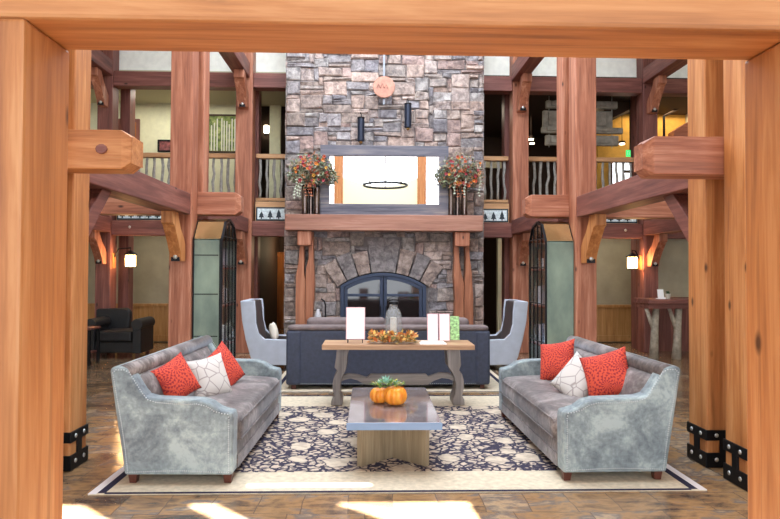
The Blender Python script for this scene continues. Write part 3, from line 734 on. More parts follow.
# hearth set
x, z = at(324, 305, 11.05)
mb = M(); mb.tube([(x+.02, 11.0, .345), (x+.03, 11.0, .8), (x+.03, 11.0, .98), (x+.01, 11.0, 1.06), (x-.05, 11.0, 1.1)], .013, 8)
mb.lathe([(.07, 0), (.075, .02), (.02, .03)], x+.02, 11.0, .342, 16)
build('fire_poker', mb, IRON, None, 'black curved fire poker standing on the hearth left of the doors', 'fire poker', smooth=False)
x, z = at(319, 315, 11.0)
mb = M(); mb.lathe([(.05, 0), (.06, .02), (.062, .44), (.045, .5), (.03, .54), (.03, .57)], x-.02, 11.02, .343, 18)
build('glass_jug', mb, plain('pale_jug_glass', (186, 186, 192), .15, 0, .6), None, 'small pale jug beside the fire poker, left of the doors', 'jug', smooth=True)

# ------------------------------------------------------------------ rugs
def rug(x0, x1, y0, y1, label, cat='rug', PE=None):
    PE = PE or RUGW
    t = thing('area_rug', label, cat, ((x0+x1)/2, (y0+y1)/2, 0))
    build('rug_base', M().box(x0, x1, y0, y1, .001, .010), RUGC, t, bev=.003)
    k = M(); e = .055
    k.box(x0+.06, x0+.06+e, y0+.02, y1-.02, .010, .012); k.box(x1-.06-e, x1-.06, y0+.02, y1-.02, .010, .012)
    k.box(x0+.06+e, x1-.06-e, y0+.0, y0+.03, .010, .012); k.box(x0+.06+e, x1-.06-e, y1-.04, y1, .010, .012)
    build('navy_band', k, RUGN, t)
    build('pale_edge', M().box(x0, x0+.058, y0, y1, .010, .0115), PE, t)
    build('pale_edge', M().box(x1-.058, x1, y0, y1, .010, .0115), PE, t)
    build('patterned_field', M().box(x0+.50, x1-.50, y0+.45, y1-.62, .010, .0125), RUGF, t, 'navy vine pattern with cream rosettes')
    return t
rug(-2.0, 2.47, 4.40, 7.80, 'cream border rug with navy floral field under coffee table and grey sofas')
t = rug(-1.35, 1.95, 8.02, 10.3, 'second patterned rug with navy edge under the dark sofa', PE=RUGC)

# ------------------------------------------------------------------ sofas
def make_sofa(label, loc):
    s = thing('sofa', label, 'sofa', loc, group=None)
    HY = 1.07; AT = .15
    prof = [(.39, .085), (.395, .50), (.385, .545), (.34, .552), (.28, .572), (.22, .615), (.14, .637), (-.20, .648), (-.262, .665), (-.30, .71), (-.40, .868), (-.44, .885), (-.50, .885), (-.525, .86), (-.405, .085)]
    for sg in (-1, 1):
        y0, y1 = (sg*HY, sg*(HY-AT)); a = build('arm', M().prism(prof, min(y0, y1), max(y0, y1), 'y'), SUEDE, s, bev=.028, seg=3, W=False)
        nb = M(); P = prof[:]
        yy = sg*(HY+.001); cen = (-.02, .42)
        for i in range(len(P)):
            p, q = Vector(P[i]), Vector(P[(i+1) % len(P)]); L = (q-p).length; n = max(1, int(L/.017))
            for k in range(n):
                c = p.lerp(q, k/n); dr = Vector(cen)-c; dr.normalize(); c = c+dr*.033
                nb.ball((c.x, yy, c.y), .005, 5, 3)
        build('nailhead_trim', nb, NAIL, a, W=False)
    bp = [(-.405, .085), (-.525, .80), (-.52, .862), (-.505, .88), (-.44, .885), (-.39, .845), (-.27, .40), (-.27, .085)]
    build('backrest', M().prism(bp, -HY+AT+.002, HY-AT-.002, 'y'), SUEDE, s, bev=.015, W=False)
    build('back_roll', M().tube([(-.425, -HY+.02, .835), (-.425, HY-.02, .835)], .062, 14), SEATM, s, 'padded roll along the top', smooth=True, W=False)
    # back cushion, slightly bulged
    def slab(P0, P1, th, nyy, nzz, y0, y1, bulge):
        mb = M(); vs = []
        d = (Vector(P1)-Vector(P0)); nrm = Vector((d.y, -d.x)).normalized()
        if nrm.x < 0: nrm = -nrm
        for i in range(nyy+1):
            for j in range(nzz+1):
                u_, v_ = i/nyy, j/nzz; p = Vector(P0).lerp(Vector(P1), v_)
                b_ = th*(1-(2*u_-1)**8)**.5*(1-(2*v_-1)**6)**.5 + bulge*math.sin(PI*v_)
                vs.append((p.x+nrm.x*b_, y0+(y1-y0)*u_, p.y+nrm.y*b_))
        fs = [(i*(nzz+1)+j, (i+1)*(nzz+1)+j, (i+1)*(nzz+1)+j+1, i*(nzz+1)+j+1) for i in range(nyy) for j in range(nzz)]
        return mb.add(vs, fs)
    build('back_cushion', slab((-.275, .40), (-.385, .80), .05, 24, 12, -HY+AT+.004, HY-AT-.004, .02), SEATM, s, smooth=True, W=False)
    # one bench seat cushion: rounded, crowned
    mb = M(); nxx, nyy = 16, 30; x0, x1, y0, y1 = -.27, .405, -HY+AT+.004, HY-AT-.004; zt = .47; vs = []
    prof2 = [(.405, .30), (.412, .33), (.415, .37), (.412, .41), (.40, .44), (.375, .462), (.33, .473), (.2, .483), (.0, .488), (-.2, .485), (-.29, .48), (-.29, .30)]
    for i in range(nyy+1):
        u_ = i/nyy; e = max(0, abs(2*u_-1)-.93)/.07; y = y0+(y1-y0)*u_; cr = (1-(2*u_-1)**4)*.014
        for (px_, pz_) in prof2: vs.append((px_-.02*e*e*(px_ > 0), y, pz_-(.02*e*e if pz_ > .42 else 0)+(cr if pz_ > .46 else 0)))
    n2 = len(prof2); fs = [(i*n2+j, i*n2+j+1, (i+1)*n2+j+1, (i+1)*n2+j) for i in range(nyy) for j in range(n2-1)]
    fs += [tuple(range(n2-1, -1, -1)), tuple(nyy*n2+j for j in range(n2))]
    mb.add(vs, fs); build('seat_cushion', mb, SEATM, s, smooth=True, W=False)
    build('piping', M().tube([(.409, y0+.01, .445), (.409, y1-.01, .445)], .006, 6).tube([(.415, y0+.01, .308), (.415, y1-.01, .308)], .006, 6), SEATM, s, W=False)
    build('front_rail', M().box(-.27, .385, -HY+AT+.002, HY-AT-.002, .085, .298), SEATM, s, bev=.01, W=False)
    build('lower_band', M().box(.385, .395, -HY+AT+.002, HY-AT-.002, .09, .19), SEATM, s, bev=.003, W=False)
    for (lx, ly) in ((.345, -1.0), (.345, 1.0), (-.36, -1.0), (-.36, 1.0)):
        mb = M(); a_, b_ = .035, .025
        mb.add([(lx-b_, ly-b_, .012), (lx+b_, ly-b_, .012), (lx+b_, ly+b_, .012), (lx-b_, ly+b_, .012), (lx-a_, ly-a_, .088), (lx+a_, ly-a_, .088), (lx+a_, ly+a_, .088), (lx-a_, ly+a_, .088)],
               [(0, 3, 2, 1), (4, 5, 6, 7), (0, 1, 5, 4), (1, 2, 6, 5), (2, 3, 7, 6), (3, 0, 4, 7)])
        build('leg', mb, LEGW, s, bev=.004, W=False)
    return s
sofaL = make_sofa('blue-grey suede sofa with nailhead trim on the left side of the rug', (-1.385, 5.635, 0))
sofaL.rotation_euler.z = math.radians(-1.3)
sofaR = dup(sofaL, (1.83, 5.635, 0), PI+math.radians(1), 'blue-grey suede sofa with nailhead trim on the right side of the rug')
# nailheads are a countless line of studs
for o in bpy.data.objects:
    if o.name.startswith('nailhead_trim'): o['kind'] = 'stuff'

def pillow(name, label, mat, loc, size, rot, th=.15):
    mb = M(); n = 16; a = size/2
    for sgn in (1, -1):
        vs = []
        for i in range(n+1):
            for j in range(n+1):
                u_, v_ = 2*i/n-1, 2*j/n-1
                e = (max(0, 1-abs(u_)**2.6)*max(0, 1-abs(v_)**2.6))**.5
                pin = 1-.10*((1-u_*u_)*abs(v_)**2); pin2 = 1-.10*((1-v_*v_)*abs(u_)**2)
                vs.append((sgn*th/2*e, u_*a*pin2, v_*a*pin))
        fs = [(i*(n+1)+j, (i+1)*(n+1)+j, (i+1)*(n+1)+j+1, i*(n+1)+j+1) for i in range(n) for j in range(n)]
        if sgn < 0: fs = [tuple(reversed(f)) for f in fs]
        mb.add(vs, fs)
    o = build(name, mb, mat, None, label, 'cushion', smooth=True, W=False); o.location = loc; o.rotation_euler = rot
    return o
def P3(px, py, Y): x, z = at(px, py, Y); return (x, Y, z)
R_ = math.radians
pillow('throw_pillow', 'coral floral cushion nearest the camera on the left sofa', ORANGEC, P3(176, 380, 5.08), .355, (R_(22), R_(-20), R_(-38)))
pillow('throw_pillow', 'cream twig pattern cushion between the coral ones on the left sofa', CREAMC, P3(209, 378, 5.5), .40, (R_(6), R_(-22), R_(-42)))
pillow('throw_pillow', 'coral floral cushion farther back on the left sofa', ORANGEC, P3(223, 369, 5.93), .42, (R_(26), R_(-22), R_(-30)))
pillow('throw_pillow', 'coral floral cushion nearest the camera on the right sofa', ORANGEC, P3(607, 375, 5.2), .42, (R_(-20), R_(20), R_(48)))
pillow('throw_pillow', 'cream twig pattern cushion between the coral ones on the right sofa', CREAMC, P3(577, 380, 5.45), .40, (R_(30), R_(26), R_(40)))
pillow('throw_pillow', 'coral floral cushion farther back on the right sofa', ORANGEC, P3(557, 361, 6.15), .42, (R_(-14), R_(20), R_(36)))

# ------------------------------------------------------------------ coffee table + pumpkins
t = thing('coffee_table', 'low coffee table with zinc top on an X-shaped wooden base', 'coffee table', (.19, 5.47, 0))
build('tabletop', M().box(-.18, .56, 4.755, 6.19, .366, .42), ZINC, t, bev=.004)
build('zinc_edge_strip', M().box(-.184, .564, 4.745, 4.754, .364, .418), ZEDGE, t)
def board(x0, y0, x1, y1, w):
    d = Vector((x1-x0, y1-y0)).normalized(); n = Vector((-d.y, d.x))*w/2
    return [(x0+n.x, y0+n.y), (x1+n.x, y1+n.y), (x1-n.x, y1-n.y), (x0-n.x, y0-n.y)]
for P in ((-.09, 4.97, .18, 5.22), (.47, 4.97, .20, 5.22), (.19, 5.235, .19, 5.72), (.18, 5.735, -.09, 5.985), (.20, 5.735, .47, 5.985)):
    build('base_board', M().prism(board(*P, .05), .0135, .365, 'z'), BASEW, t, bev=.004)
def pumpkin(x, y, z, r, label, sx=1.0):
    t = thing('pumpkin', label, 'pumpkin', (x, y, z), group='pumpkins on the coffee table')
    prof = []
    for i in range(15):
        a = PI*i/14; prof.append((r*math.sin(a)**.75+.001, r*.80-(r*.80)*math.cos(a)*(1 if a < PI*.85 else .93)))
    build('shell', M().lathe(prof, x, y, z, 60, flute=lambda a: 1-.15*abs(math.cos(a*4.5))**5), PUMP, t, smooth=True)
    build('stem', M().tube([(x, y, z+r*1.42), (x+.005, y, z+r*1.7)], .012, 6), LEAFG, t)
    return t
px_, _ = at(379, 400, 5.42)
pumpkin(at(379.6, 400, 5.46)[0], 5.46, .421, .088, 'slightly smaller orange pumpkin, left of the joined pair')
pumpkin(at(395.3, 400, 5.38)[0], 5.38, .421, .106, 'larger orange pumpkin, right of the joined pair')
sc = M(); r_ = random.Random(4); cxp = at(388, 380, 5.42)[0]
t = thing('succulent_topper', 'green and pale blue succulents heaped on top of the pumpkins', 'succulents', (cxp, 5.42, .57))
for i in range(190):
    a = r_.uniform(0, 2*PI); d = r_.random()**.6; p = Vector((cxp+.14*d*math.cos(a), 5.40+.08*d*math.sin(a), .592+.035*(1-d)))
    sc.leaf(p, (math.cos(a)+r_.uniform(-.4, .4), math.sin(a)-.3, r_.uniform(.1, 1.1)), (0, 0, 1), r_.uniform(.025, .05), .018, srgb(*r_.choice([(120, 166, 70), (150, 190, 90), (96, 140, 80), (214, 196, 84), (228, 232, 216)])))
build('greenery', sc, TINTM, t, kind='stuff')
for (dx, dz, R) in ((-.02, .0, .075), (-.08, -.01, .04), (.07, -.01, .04)):
    mb = M()
    for k in range(22):
        a = 2*PI*k*.382; el = .25+k/22*1.0
        mb.leaf((cxp+dx, 5.38, .605+dz), (math.cos(a)*math.cos(el), math.sin(a)*math.cos(el), math.sin(el)), (0, 0, 1) if el < 1.2 else (0, 1, .2), R*(1.15 if el > .8 else 1), R*.3, srgb(150, 196, 180))
    build('rosette', mb, TINTM, t, 'pale blue-green rosette')

# ------------------------------------------------------------------ dark sofa behind console
t = thing('sofa', 'long dark navy leather sofa seen from behind, facing the fireplace', 'sofa', (.25, 8.7, 0))
sx0, sx1 = -1.13, 1.62
build('back_panel', M().box(sx0+.10, sx1-.10, 8.2, 8.40, .07, .80), NAVYF, t, bev=.02)
for a, b_ in ((sx0, sx0+.2), (sx1-.2, sx1)):
    build('arm', M().box(a, b_, 8.18, 9.15, .07, .80) if True else None, NAVYF, t, bev=.03)
build('seat_base', M().box(sx0+.2, sx1-.2, 8.40, 9.1, .07, .30), NAVYF, t, bev=.02)
build('top_pad', M().box(sx0+.02, sx1-.02, 8.19, 8.44, .80, .865), BRNF, t, 'brown-grey velvet top pad', bev=.03, seg=4)
w3 = (sx1-sx0-.42)/2
for i in range(2):
    a = sx0+.21+i*w3
    build('seat_cushion', M().box(a+.005, a+w3-.005, 8.42, 9.12, .30, .46), BRNF, t, bev=.04, seg=4)
    build('back_cushion', M().box(a+.03, a+w3-.03, 8.42, 8.62, .47, .955), BRNF, t, bev=.07, seg=5)
for x in (sx0+.1, sx1-.1):
    for y in (8.25, 9.08): build('leg', M().box(x-.03, x+.03, y-.03, y+.03, .013, .07), LEGW, t)
nb = M()
for k in range(96): nb.ball((sx0+.12+k*(sx1-sx0-.24)/95, 8.198, .088), .006, 6, 3)
build('nailhead_trim', nb, NAIL, t, kind='stuff')

# ------------------------------------------------------------------ console table and its things
t = thing('console_table', 'rustic console table with scroll-cut grey legs behind the coffee table', 'console table', (.33, 7.28, 0))
build('tabletop', M().box(-.56, 1.21, 7.02, 7.53, .692, .75), CONT, t, bev=.006)
def zoomp(x, y): return at(310+x/4.322, 290+y/4.322, 7.3)
Lg = [(118, 262), (114, 300), (108, 338), (120, 352), (106, 375), (100, 400), (100, 430), (108, 452), (96, 466), (92, 488), (140, 490), (143, 470), (131, 445), (131, 410), (140, 378), (156, 350), (160, 330), (161, 300), (172, 262)]
Rg = [(586, 262), (590, 300), (592, 335), (604, 350), (618, 375), (626, 405), (624, 440), (612, 466), (613, 488), (663, 490), (662, 468), (652, 450), (660, 425), (660, 390), (652, 365), (640, 350), (648, 330), (646, 300), (642, 262)]
for P in (Lg, Rg):
    pts = [zoomp(*p) for p in P]; zmin = min(p[1] for p in pts); zmax = max(p[1] for p in pts)
    pts = [(p[0], .0135+(p[1]-zmin)/(zmax-zmin)*(.690-.0135)) for p in pts]
    build('leg', M().prism(pts, 7.20, 7.49, 'y'), GRW['z'], t, 'scroll-cut slab leg', bev=.006)
St = [(132, 398), (132, 372), (165, 362), (205, 366), (245, 378), (262, 364), (500, 364), (512, 374), (560, 358), (600, 360), (622, 372), (622, 395), (600, 384), (570, 380), (535, 392), (508, 410), (255, 410), (232, 405), (205, 390), (175, 382), (150, 388)]
pts = [zoomp(*p) for p in St]
build('stretcher', M().prism(pts, 7.29, 7.36, 'y'), GRW['x'], t, 'arched grey stretcher', bev=.004)
def easel(px0, px1, py0, py1, Y, name, label, mat, feet=True, tilt=.12):
    x0, z1 = at(px0, py0, Y); x1, z0 = at(px1, py1, Y)
    z0 = max(z0, .752) if not feet else .79
    t = thing(name, label, 'sign' if 'sign' in name else 'leaflet', ((x0+x1)/2, Y, .751))
    h = z1-z0; P = [(Y, z0), (Y+h*tilt, z1), (Y+h*tilt+.012, z1), (Y+.012, z0)]
    build('panel', M().prism(P, x0, x1, 'x'), PINKE if 'white' in label else mat, t, bev=.002)
    if 'white' in label:
        e = .008; P = [(Y-.002+e*tilt, z0+e), (Y-.002+(h-e)*tilt, z1-e), (Y+.001+(h-e)*tilt, z1-e), (Y+.001+e*tilt, z0+e)]
        build('sheet', M().prism(P, x0+e, x1-e, 'x'), mat, t, 'plain white sheet')
    if feet:
        for x in (x0+.025, x1-.03):
            build('easel_foot', M().tube([(x, Y+.1, .756), (x, Y+.0, .765), (x, Y-.035, .756), (x, Y-.035, .80)], .005, 6).tube([(x, Y, .765), (x+.02, Y+.09, z0+h*.6)], .005, 6), IRON, t)
    return t
easel(346, 365, 307.5, 336.5, 7.22, 'table_sign', 'single white sign on a black easel, left part of console table', WHITE)
easel(427.5, 438.3, 314, 341, 7.30, 'table_sign', 'left of the two upright white signs on the console', WHITE, False)
easel(439.3, 450, 314, 341, 7.30, 'table_sign', 'right of the two upright white signs on the console', WHITE, False)
easel(450.5, 459.5, 316.5, 340, 7.33, 'leaflet_stand', 'green printed leaflet standing right of the upright signs', GREENP, False)
x0, _ = at(420, 342, 7.13); x1, _ = at(446, 342, 7.13)
for i in range(3):
    b_ = build('paper_sheet', M().box(x0+.01*i, x1-.015*i, 7.06+.01*i, 7.22, .751+i*.009, .758+i*.009), WHITE, None, ('bottom', 'middle', 'top')[i]+' white booklet of the low pile before the upright signs', 'booklet', group='booklets on the console table')
# jar lantern
jx, jz = at(393.5, 300, 7.27); r = 17*7.27/F_PX/2; h = jz-.751
t = thing('glass_lantern', 'clear glass jar lantern with a white pillar candle on the console', 'lantern', (jx, 7.27, .751))
build('glass_jar', M().lathe([(r*.8, 0.002), (r, .02), (r, h*.55), (r*.85, h*.72), (r*.5, h*.82), (r*.48, h*.92), (r*.56, h*.93)], jx, 7.27, .751, 28), JARG, t, smooth=True)
build('metal_lid', M().lathe([(r*.62, 0), (r*.62, h*.06), (r*.3, h*.09), (r*.1, h*.13)], jx, 7.27, .751+h*.90, 20), IRON, t)
build('handle', M().tube([(jx-r*.6, 7.27, .751+h*.93), (jx-r*.55, 7.27, .751+h*1.04), (jx, 7.27, .751+h*1.08), (jx+r*.55, 7.27, .751+h*1.04), (jx+r*.6, 7.27, .751+h*.93)], .004, 6), IRON, t)
build('candle', M().lathe([(.035, 0), (.038, .005), (.038, .29), (.03, .295)], jx, 7.27, .756, 18), CANDLE, t, smooth=False)
# leaf garland
gl = M(); r_ = random.Random(12); gx0_, _ = at(367, 336, 7.2); gx1_, _ = at(417, 336, 7.2)
t = thing('leaf_garland', 'garland of gold and rust autumn leaves round the lantern', 'garland', ((gx0_+gx1_)/2, 7.2, .751))
for i in range(330):
    u_ = r_.random(); a = r_.uniform(0, PI); rr = .09*math.sqrt(r_.random())
    p = Vector((gx0_+.03+(gx1_-gx0_-.06)*u_, 7.15+rr*math.cos(a), .765+abs(rr*math.sin(a))*1.2))
    gl.leaf(p, (r_.uniform(-1, 1), r_.uniform(-1, .5), r_.uniform(-.15, 1)), (r_.uniform(-1, 1), -.3, 1), r_.uniform(.045, .085), .04, srgb(*r_.choice([(226, 176, 92), (206, 136, 70), (238, 204, 140), (176, 140, 76), (210, 120, 66), (140, 140, 84)])))
build('leaves', gl, TINTM, t, kind='stuff')
build('vine', M().tube([(gx0_+.03+(gx1_-gx0_-.06)*k/10, 7.15+.01*math.sin(k*2), .768+.008*math.cos(k*3)) for k in range(11)], .007, 6), BARK, t)

# ------------------------------------------------------------------ wing chairs
def make_wing(label, loc):
    t = thing('wing_chair', label, 'armchair', loc)
    # faces +x
    prof = [(-.42, 1.12), (-.19, 1.125), (-.17, .95), (-.165, .76), (-.12, .60), (-.03, .515), (.36, .50), (.42, .47), (.42, .095), (-.20, .095), (-.26, .25), (-.33, .50), (-.39, .80)]
    for sg in (-1, 1):
        y0, y1 = sg*.33, sg*.375
        build('wing_side', M().prism(prof, min(y0, y1), max(y0, y1), 'y'), WINGW, t, 'pale blue linen outer side', bev=.015, seg=3, W=False)
        pin = [(-.38, 1.10), (-.21, 1.10), (-.19, .95), (-.185, .76), (-.14, .59), (-.04, .50), (.34, .485), (.40, .45), (.40, .12), (-.19, .12), (-.3, .5), (-.36, .8)]
        y0, y1 = sg*.30, sg*.33
        build('inner_lining', M().prism(pin, min(y0, y1), max(y0, y1), 'y'), WINGD, t, 'dark brown leather inner side', bev=.008, W=False)
    build('backrest', M().prism([(-.42, 1.12), (-.34, 1.12), (-.22, .5), (-.12, .12), (-.20, .10), (-.33, .50)], -.33, .33, 'y'), WINGW, t, bev=.012, W=False)
    build('back_cushion', M().prism([(-.335, 1.115), (-.22, 1.115), (-.16, .75), (-.10, .46), (-.19, .40)], -.298, .298, 'y'), WINGD, t, bev=.02, W=False)
    build('seat_cushion', M().box(-.19, .41, -.297, .297, .28, .44), WINGD, t, bev=.035, seg=4, W=False)
    build('front_apron', M().box(.36, .405, -.325, .325, .095, .279), WINGW, t, bev=.01, W=False)
    for x, y in ((.36, -.3), (.36, .3), (-.17, -.3), (-.17, .3)): build('leg', M().box(x-.022, x+.022, y-.022, y+.022, .001, .094), LEGW, t, W=False)
    return t
wl = make_wing('pale wing chair with dark lining left of the fireplace', (-1.66, 10.12, 0))
wr = dup(wl, (2.13, 10.12, 0), PI, 'pale wing chair with dark lining right of the fireplace')
pillow('lumbar_pillow', 'small cream cushion on the left wing chair', plain('cream_cushion', (232, 222, 208), .85), (-1.60, 10.1, .60), .30, (0, R_(-14), 0), .13)

# ------------------------------------------------------------------ display cabinets
def make_cabinet(label, loc):
    t = thing('display_cabinet', label, 'display cabinet', loc)      # glazed front faces +x
    D, W_, Hs, Hp = .385, .86, 2.03, 2.325          # depth in x, width in y, shoulder, peak
    x0, x1, y0, y1 = -D, 0, -W_/2, W_/2
    build('side_panel', M().box(x0, x1-.02, y0, y0+.02, .04, Hs), CABM, t, bev=.003, W=False)
    sm = M()
    for z in (.72, 1.28, 1.80): sm.box(x0+.02, x1-.05, y0-.004, y0, z, z+.012)
    for x in (x0, x1-.035): sm.box(x, x+.018, y0-.006, y0, .05, Hs)
    build('panel_seam', sm, IRON, t, W=False)
    build('side_panel', M().box(x0, x1-.02, y1-.02, y1, .04, Hs), CABM, t, bev=.003, W=False)
    build('back_panel', M().box(x0, x0+.02, y0+.02, y1-.02, .04, Hs), CABM, t, W=False)
    build('bottom', M().box(x0+.02, x1-.02, y0+.02, y1-.02, .04, .10), IRON, t, W=False)
    P = [(y0, Hs), (y0+.18, Hp-.06), (0, Hp), (y1-.18, Hp-.06), (y1, Hs)]
    Pi = [(y, z-.02) for y, z in P]
    mb = M()
    for k in range(4):
        mb.prism([P[k], P[k+1], Pi[k+1], Pi[k]], x0, x1-.02, 'x')
    build('arched_roof', mb, CABG, t, 'arched metal roof in a gold-lit tone', W=False)
    build('gable_back', M().prism(P, x0, x0+.015, 'x'), IRON, t, W=False)
    # glazed front
    fr = M()
    fr.box(x1-.02, x1+.004, y0, y0+.03, .04, Hs); fr.box(x1-.02, x1+.004, y1-.03, y1, .04, Hs); fr.box(x1-.02, x1+.01, y0+.035, y1-.035, .04, .09)
    for y in (-.2, 0, .2): fr.box(x1-.012, x1+.002, y-.006, y+.006, .09, Hp-.07)
    for z in (.62, 1.15, 1.66, 2.06): fr.box(x1-.012, x1+.002, y0+.03, y1-.03, z, z+.012)
    for k in range(4):
        a, b_ = P[k], P[k+1]; fr.prism([a, b_, (b_[0], b_[1]-.035), (a[0], a[1]-.035)], x1-.02, x1+.01, 'x')
    d = build('glazed_front', fr, IRON, t, 'black iron muntins over glass', W=False)
    gp = M(); gp.prism([(y0+.03, .08), (y1-.03, .08), (y1-.03, Hs), (y1-.18, Hp-.08), (0, Hp-.03), (y0+.18, Hp-.08), (y0+.03, Hs)], x1-.012, x1-.008, 'x')
    build('pane', gp, GLASS, d, W=False)
    for z in (.55, 1.10, 1.62): build('shelf', M().box(x0+.02, x1-.03, y0+.02, y1-.02, z, z+.02), DRK['y'], t, W=False)
    return t
cl = make_cabinet('green metal display cabinet with arched top left of the seating', (-1.985, 8.59, 0))
cr = dup(cl, (2.37, 8.59, 0), PI, 'green metal display cabinet with arched top right of the seating')
r_ = random.Random(3)
bcols = [plain('book_white', (214, 220, 228), .7), plain('book_blue', (110, 140, 176), .7), plain('book_brown', (120, 86, 66), .7), plain('book_grey', (150, 150, 156), .7)]
for side, cx0 in (('left', -2.17), ('right', 2.555)):
    for si, zb in enumerate((.57, 1.12, 1.64)):
        for k in range(5):
            y = 8.22+k*.15; h = r_.uniform(.16, .30); w = r_.uniform(.05, .10)
            build('boxed_souvenir', M().box(cx0-.08, cx0+.08, y, y+w, zb+.001, zb+h), bcols[r_.randrange(4)], None,
                  'small box on the %s shelf of the %s cabinet, %s place from the near side' % (('lowest', 'middle', 'top')[si], side, ('first', 'second', 'third', 'fourth', 'fifth')[k]), 'box', group='boxes in the %s display cabinet' % side, bev=.004)

# ------------------------------------------------------------------ sconces
def sconce(px, py, xpost, sgn, side):
    x, z = at(px, py, 11.95)
    t = thing('wall_sconce', 'glowing mica lantern sconce on the outer post at %s' % side, 'sconce', (xpost, 11.95, z))
    build('wall_plate', M().box(min(xpost, xpost+sgn*.02), max(xpost, xpost+sgn*.02), 11.96, 12.1, z-.16, z+.14), TIM_LIT['z'], t, bev=.004)
    build('arm', M().tube([(xpost+sgn*.02, 12.03, z+.05), (xpost+sgn*.1, 12.03, z+.22), (x, 12.03, z+.24), (x, 12.03, z+.17)], .012, 6), IRON, t)
    build('mica_shade', M().lathe([(.085, -.13), (.105, -.12), (.105, .08), (.09, .11)], x, 12.03, z, 8), SHADE, t)
    cg = M(); cg.lathe([(.125, .10), (.13, .115), (.05, .17), (.02, .19)], x, 12.03, z, 8); cg.lathe([(.11, -.15), (.115, -.13)], x, 12.03, z, 8)
    for k in range(8):
        a = 2*PI*k/8; cg.tube([(x+.11*math.cos(a), 12.03+.11*math.sin(a), z-.14), (x+.11*math.cos(a), 12.03+.11*math.sin(a), z+.11)], .007, 5)
    cg.lathe([(.113, .035), (.113, .045)], x, 12.03, z, 8)
    build('iron_cage', cg, IRON, t)
    l = bpy.data.lights.new('sconce_bulb', 'POINT'); l.energy = 14; l.color = (1, .55, .22); l.shadow_soft_size = .06
    lo = bpy.data.objects.new('sconce_bulb', l); COL.objects.link(lo); lo.location = (x, 11.86, z)
sconce(129, 260, OL[1], 1, 'left'); sconce(634, 262, OR[0], -1, 'right')

# ------------------------------------------------------------------ left background: dark armchair, side table, lamp post plate
t = thing('armchair', 'black leather armchair in the shadow behind the left posts', 'armchair', (-4.55, 11.55, 0))
ax = lambda px: at(px, 300, 11.3)[0]
xa, xb = ax(90), ax(147)
build('backrest', M().prism([(xa-.1, .13), (xa-.1, .86), (xa+.5, .88), (xa+.56, .80), (xa+.52, .13)], 11.75, 11.9-.02, 'y'), CHARC, t, bev=.04)
build('seat_cushion', M().box(xa+.2, xb-.2, 11.12, 11.74, .3, .5), CHARC, t, bev=.04, seg=4)
build('base', M().box(xa+.05, xb-.06, 11.16, 11.74, .1, .298), CHARC, t, bev=.02)
for a in (xa, xb-.2):
    mb = M(); mb.box(a+.02, a+.17, 11.1, 11.74, .1, .60); mb.tube([(a+.1, 11.08, .62), (a+.1, 11.74, .62)], .105, 14)
    build('arm', mb, CHARC, t, bev=.01)
for x, y in ((xa+.1, 11.2), (xb-.12, 11.2), (xa+.1, 11.7), (xb-.12, 11.7)): build('leg', M().box(x-.03, x+.03, y-.03, y+.03, .001, .1), LEGW, t)
x0 = at(86, 325, 10.4)[0]
t = thing('side_table', 'small dark side table in front of the black armchair', 'side table', (x0, 10.45, 0))
build('tabletop', M().box(x0-.3, x0+.14, 10.25, 10.65, .60, .635), DRK['x'], t, bev=.006)
for dx, dy in ((-.27, 10.28), (.11, 10.28), (-.27, 10.62), (.11, 10.62)): build('leg', M().box(x0+dx-.02, x0+dx+.02, dy-.02, dy+.02, .001, .60), IRON, t)
build('shelf', M().box(x0-.26, x0+.1, 10.3, 10.6, .2, .225), DRK['x'], t)

# ------------------------------------------------------------------ right background: bar table with branch legs
bx0 = at(645, 300, 11.0)[0]; bx1 = 7.2
t = thing('bar_table', 'high dark plank table on forked branch legs behind the right posts', 'bar table', ((bx0+bx1)/2, 11.1, 0))
build('tabletop', M().box(bx0, bx1, 10.85, 11.5, 1.03, 1.115), DRK['x'], t, bev=.01)
build('apron', M().box(bx0+.03, bx1-.03, 10.93, 11.42, .94, 1.03), DRK['x'], t, bev=.006)
for i, pxb in enumerate((657, 680)):
    xb = at(pxb, 350, 11.0)[0]
    tr = M(); tr.tube([(xb-.02, 11.1, .001), (xb, 11.1, .35), (xb+.01, 11.1, .62), (xb+.03, 11.1, .94)], [.085, .07, .065, .06], 10)
    tr.tube([(xb, 11.1, .52), (xb-.07, 11.1, .70), (xb-.15, 11.1, .94)], [.045, .04, .035], 8)
    build('branch_leg', tr, BARK, t, 'pale forked branch leg', smooth=True)
for x in (bx0+1.9,): build('branch_leg', M().tube([(x, 11.1, .001), (x, 11.1, .94)], .07, 10), BARK, t, smooth=True)
x, _ = at(660, 295, 11.0)
tt = thing('menu_card', 'small white folded card standing on the bar table', 'card', (x, 11.0, 1.116))
build('card', M().prism([(10.96, 1.117), (11.0, 1.29), (11.01, 1.29), (10.975, 1.117)], x-.05, x+.06, 'x'), WHITE, tt); build('card_base', M().box(x-.06, x+.07, 10.93, 11.04, 1.1165, 1.13).box(x-.06, x+.07, 10.925, 10.93, 1.1165, 1.15), WHITE, tt)
x, _ = at(668, 295, 11.0)
tt = thing('potted_plant', 'tiny potted plant in a pale cup on the bar table', 'plant', (x, 11.0, 1.116))
build('pot', M().lathe([(.035, 0), (.048, .09), (.045, .095)], x, 11.0, 1.1165, 14), plain('pale_pot', (190, 184, 170), .6), tt)
mb = M()
for k in range(50):
    a = rnd.uniform(0, 2*PI); mb.leaf((x, 11.0, 1.20), (math.cos(a), math.sin(a), rnd.uniform(.3, 2)), (0, 0, 1), rnd.uniform(.04, .08), .025, srgb(50, 80, 44))
build('leaves', mb, TINTM, tt, kind='stuff')
struct('wall_right_bar', M().box(5.75, 7.6, 12.2, 12.3, 1.1, 2.28), OLIVE, 'khaki wall above the bar table')
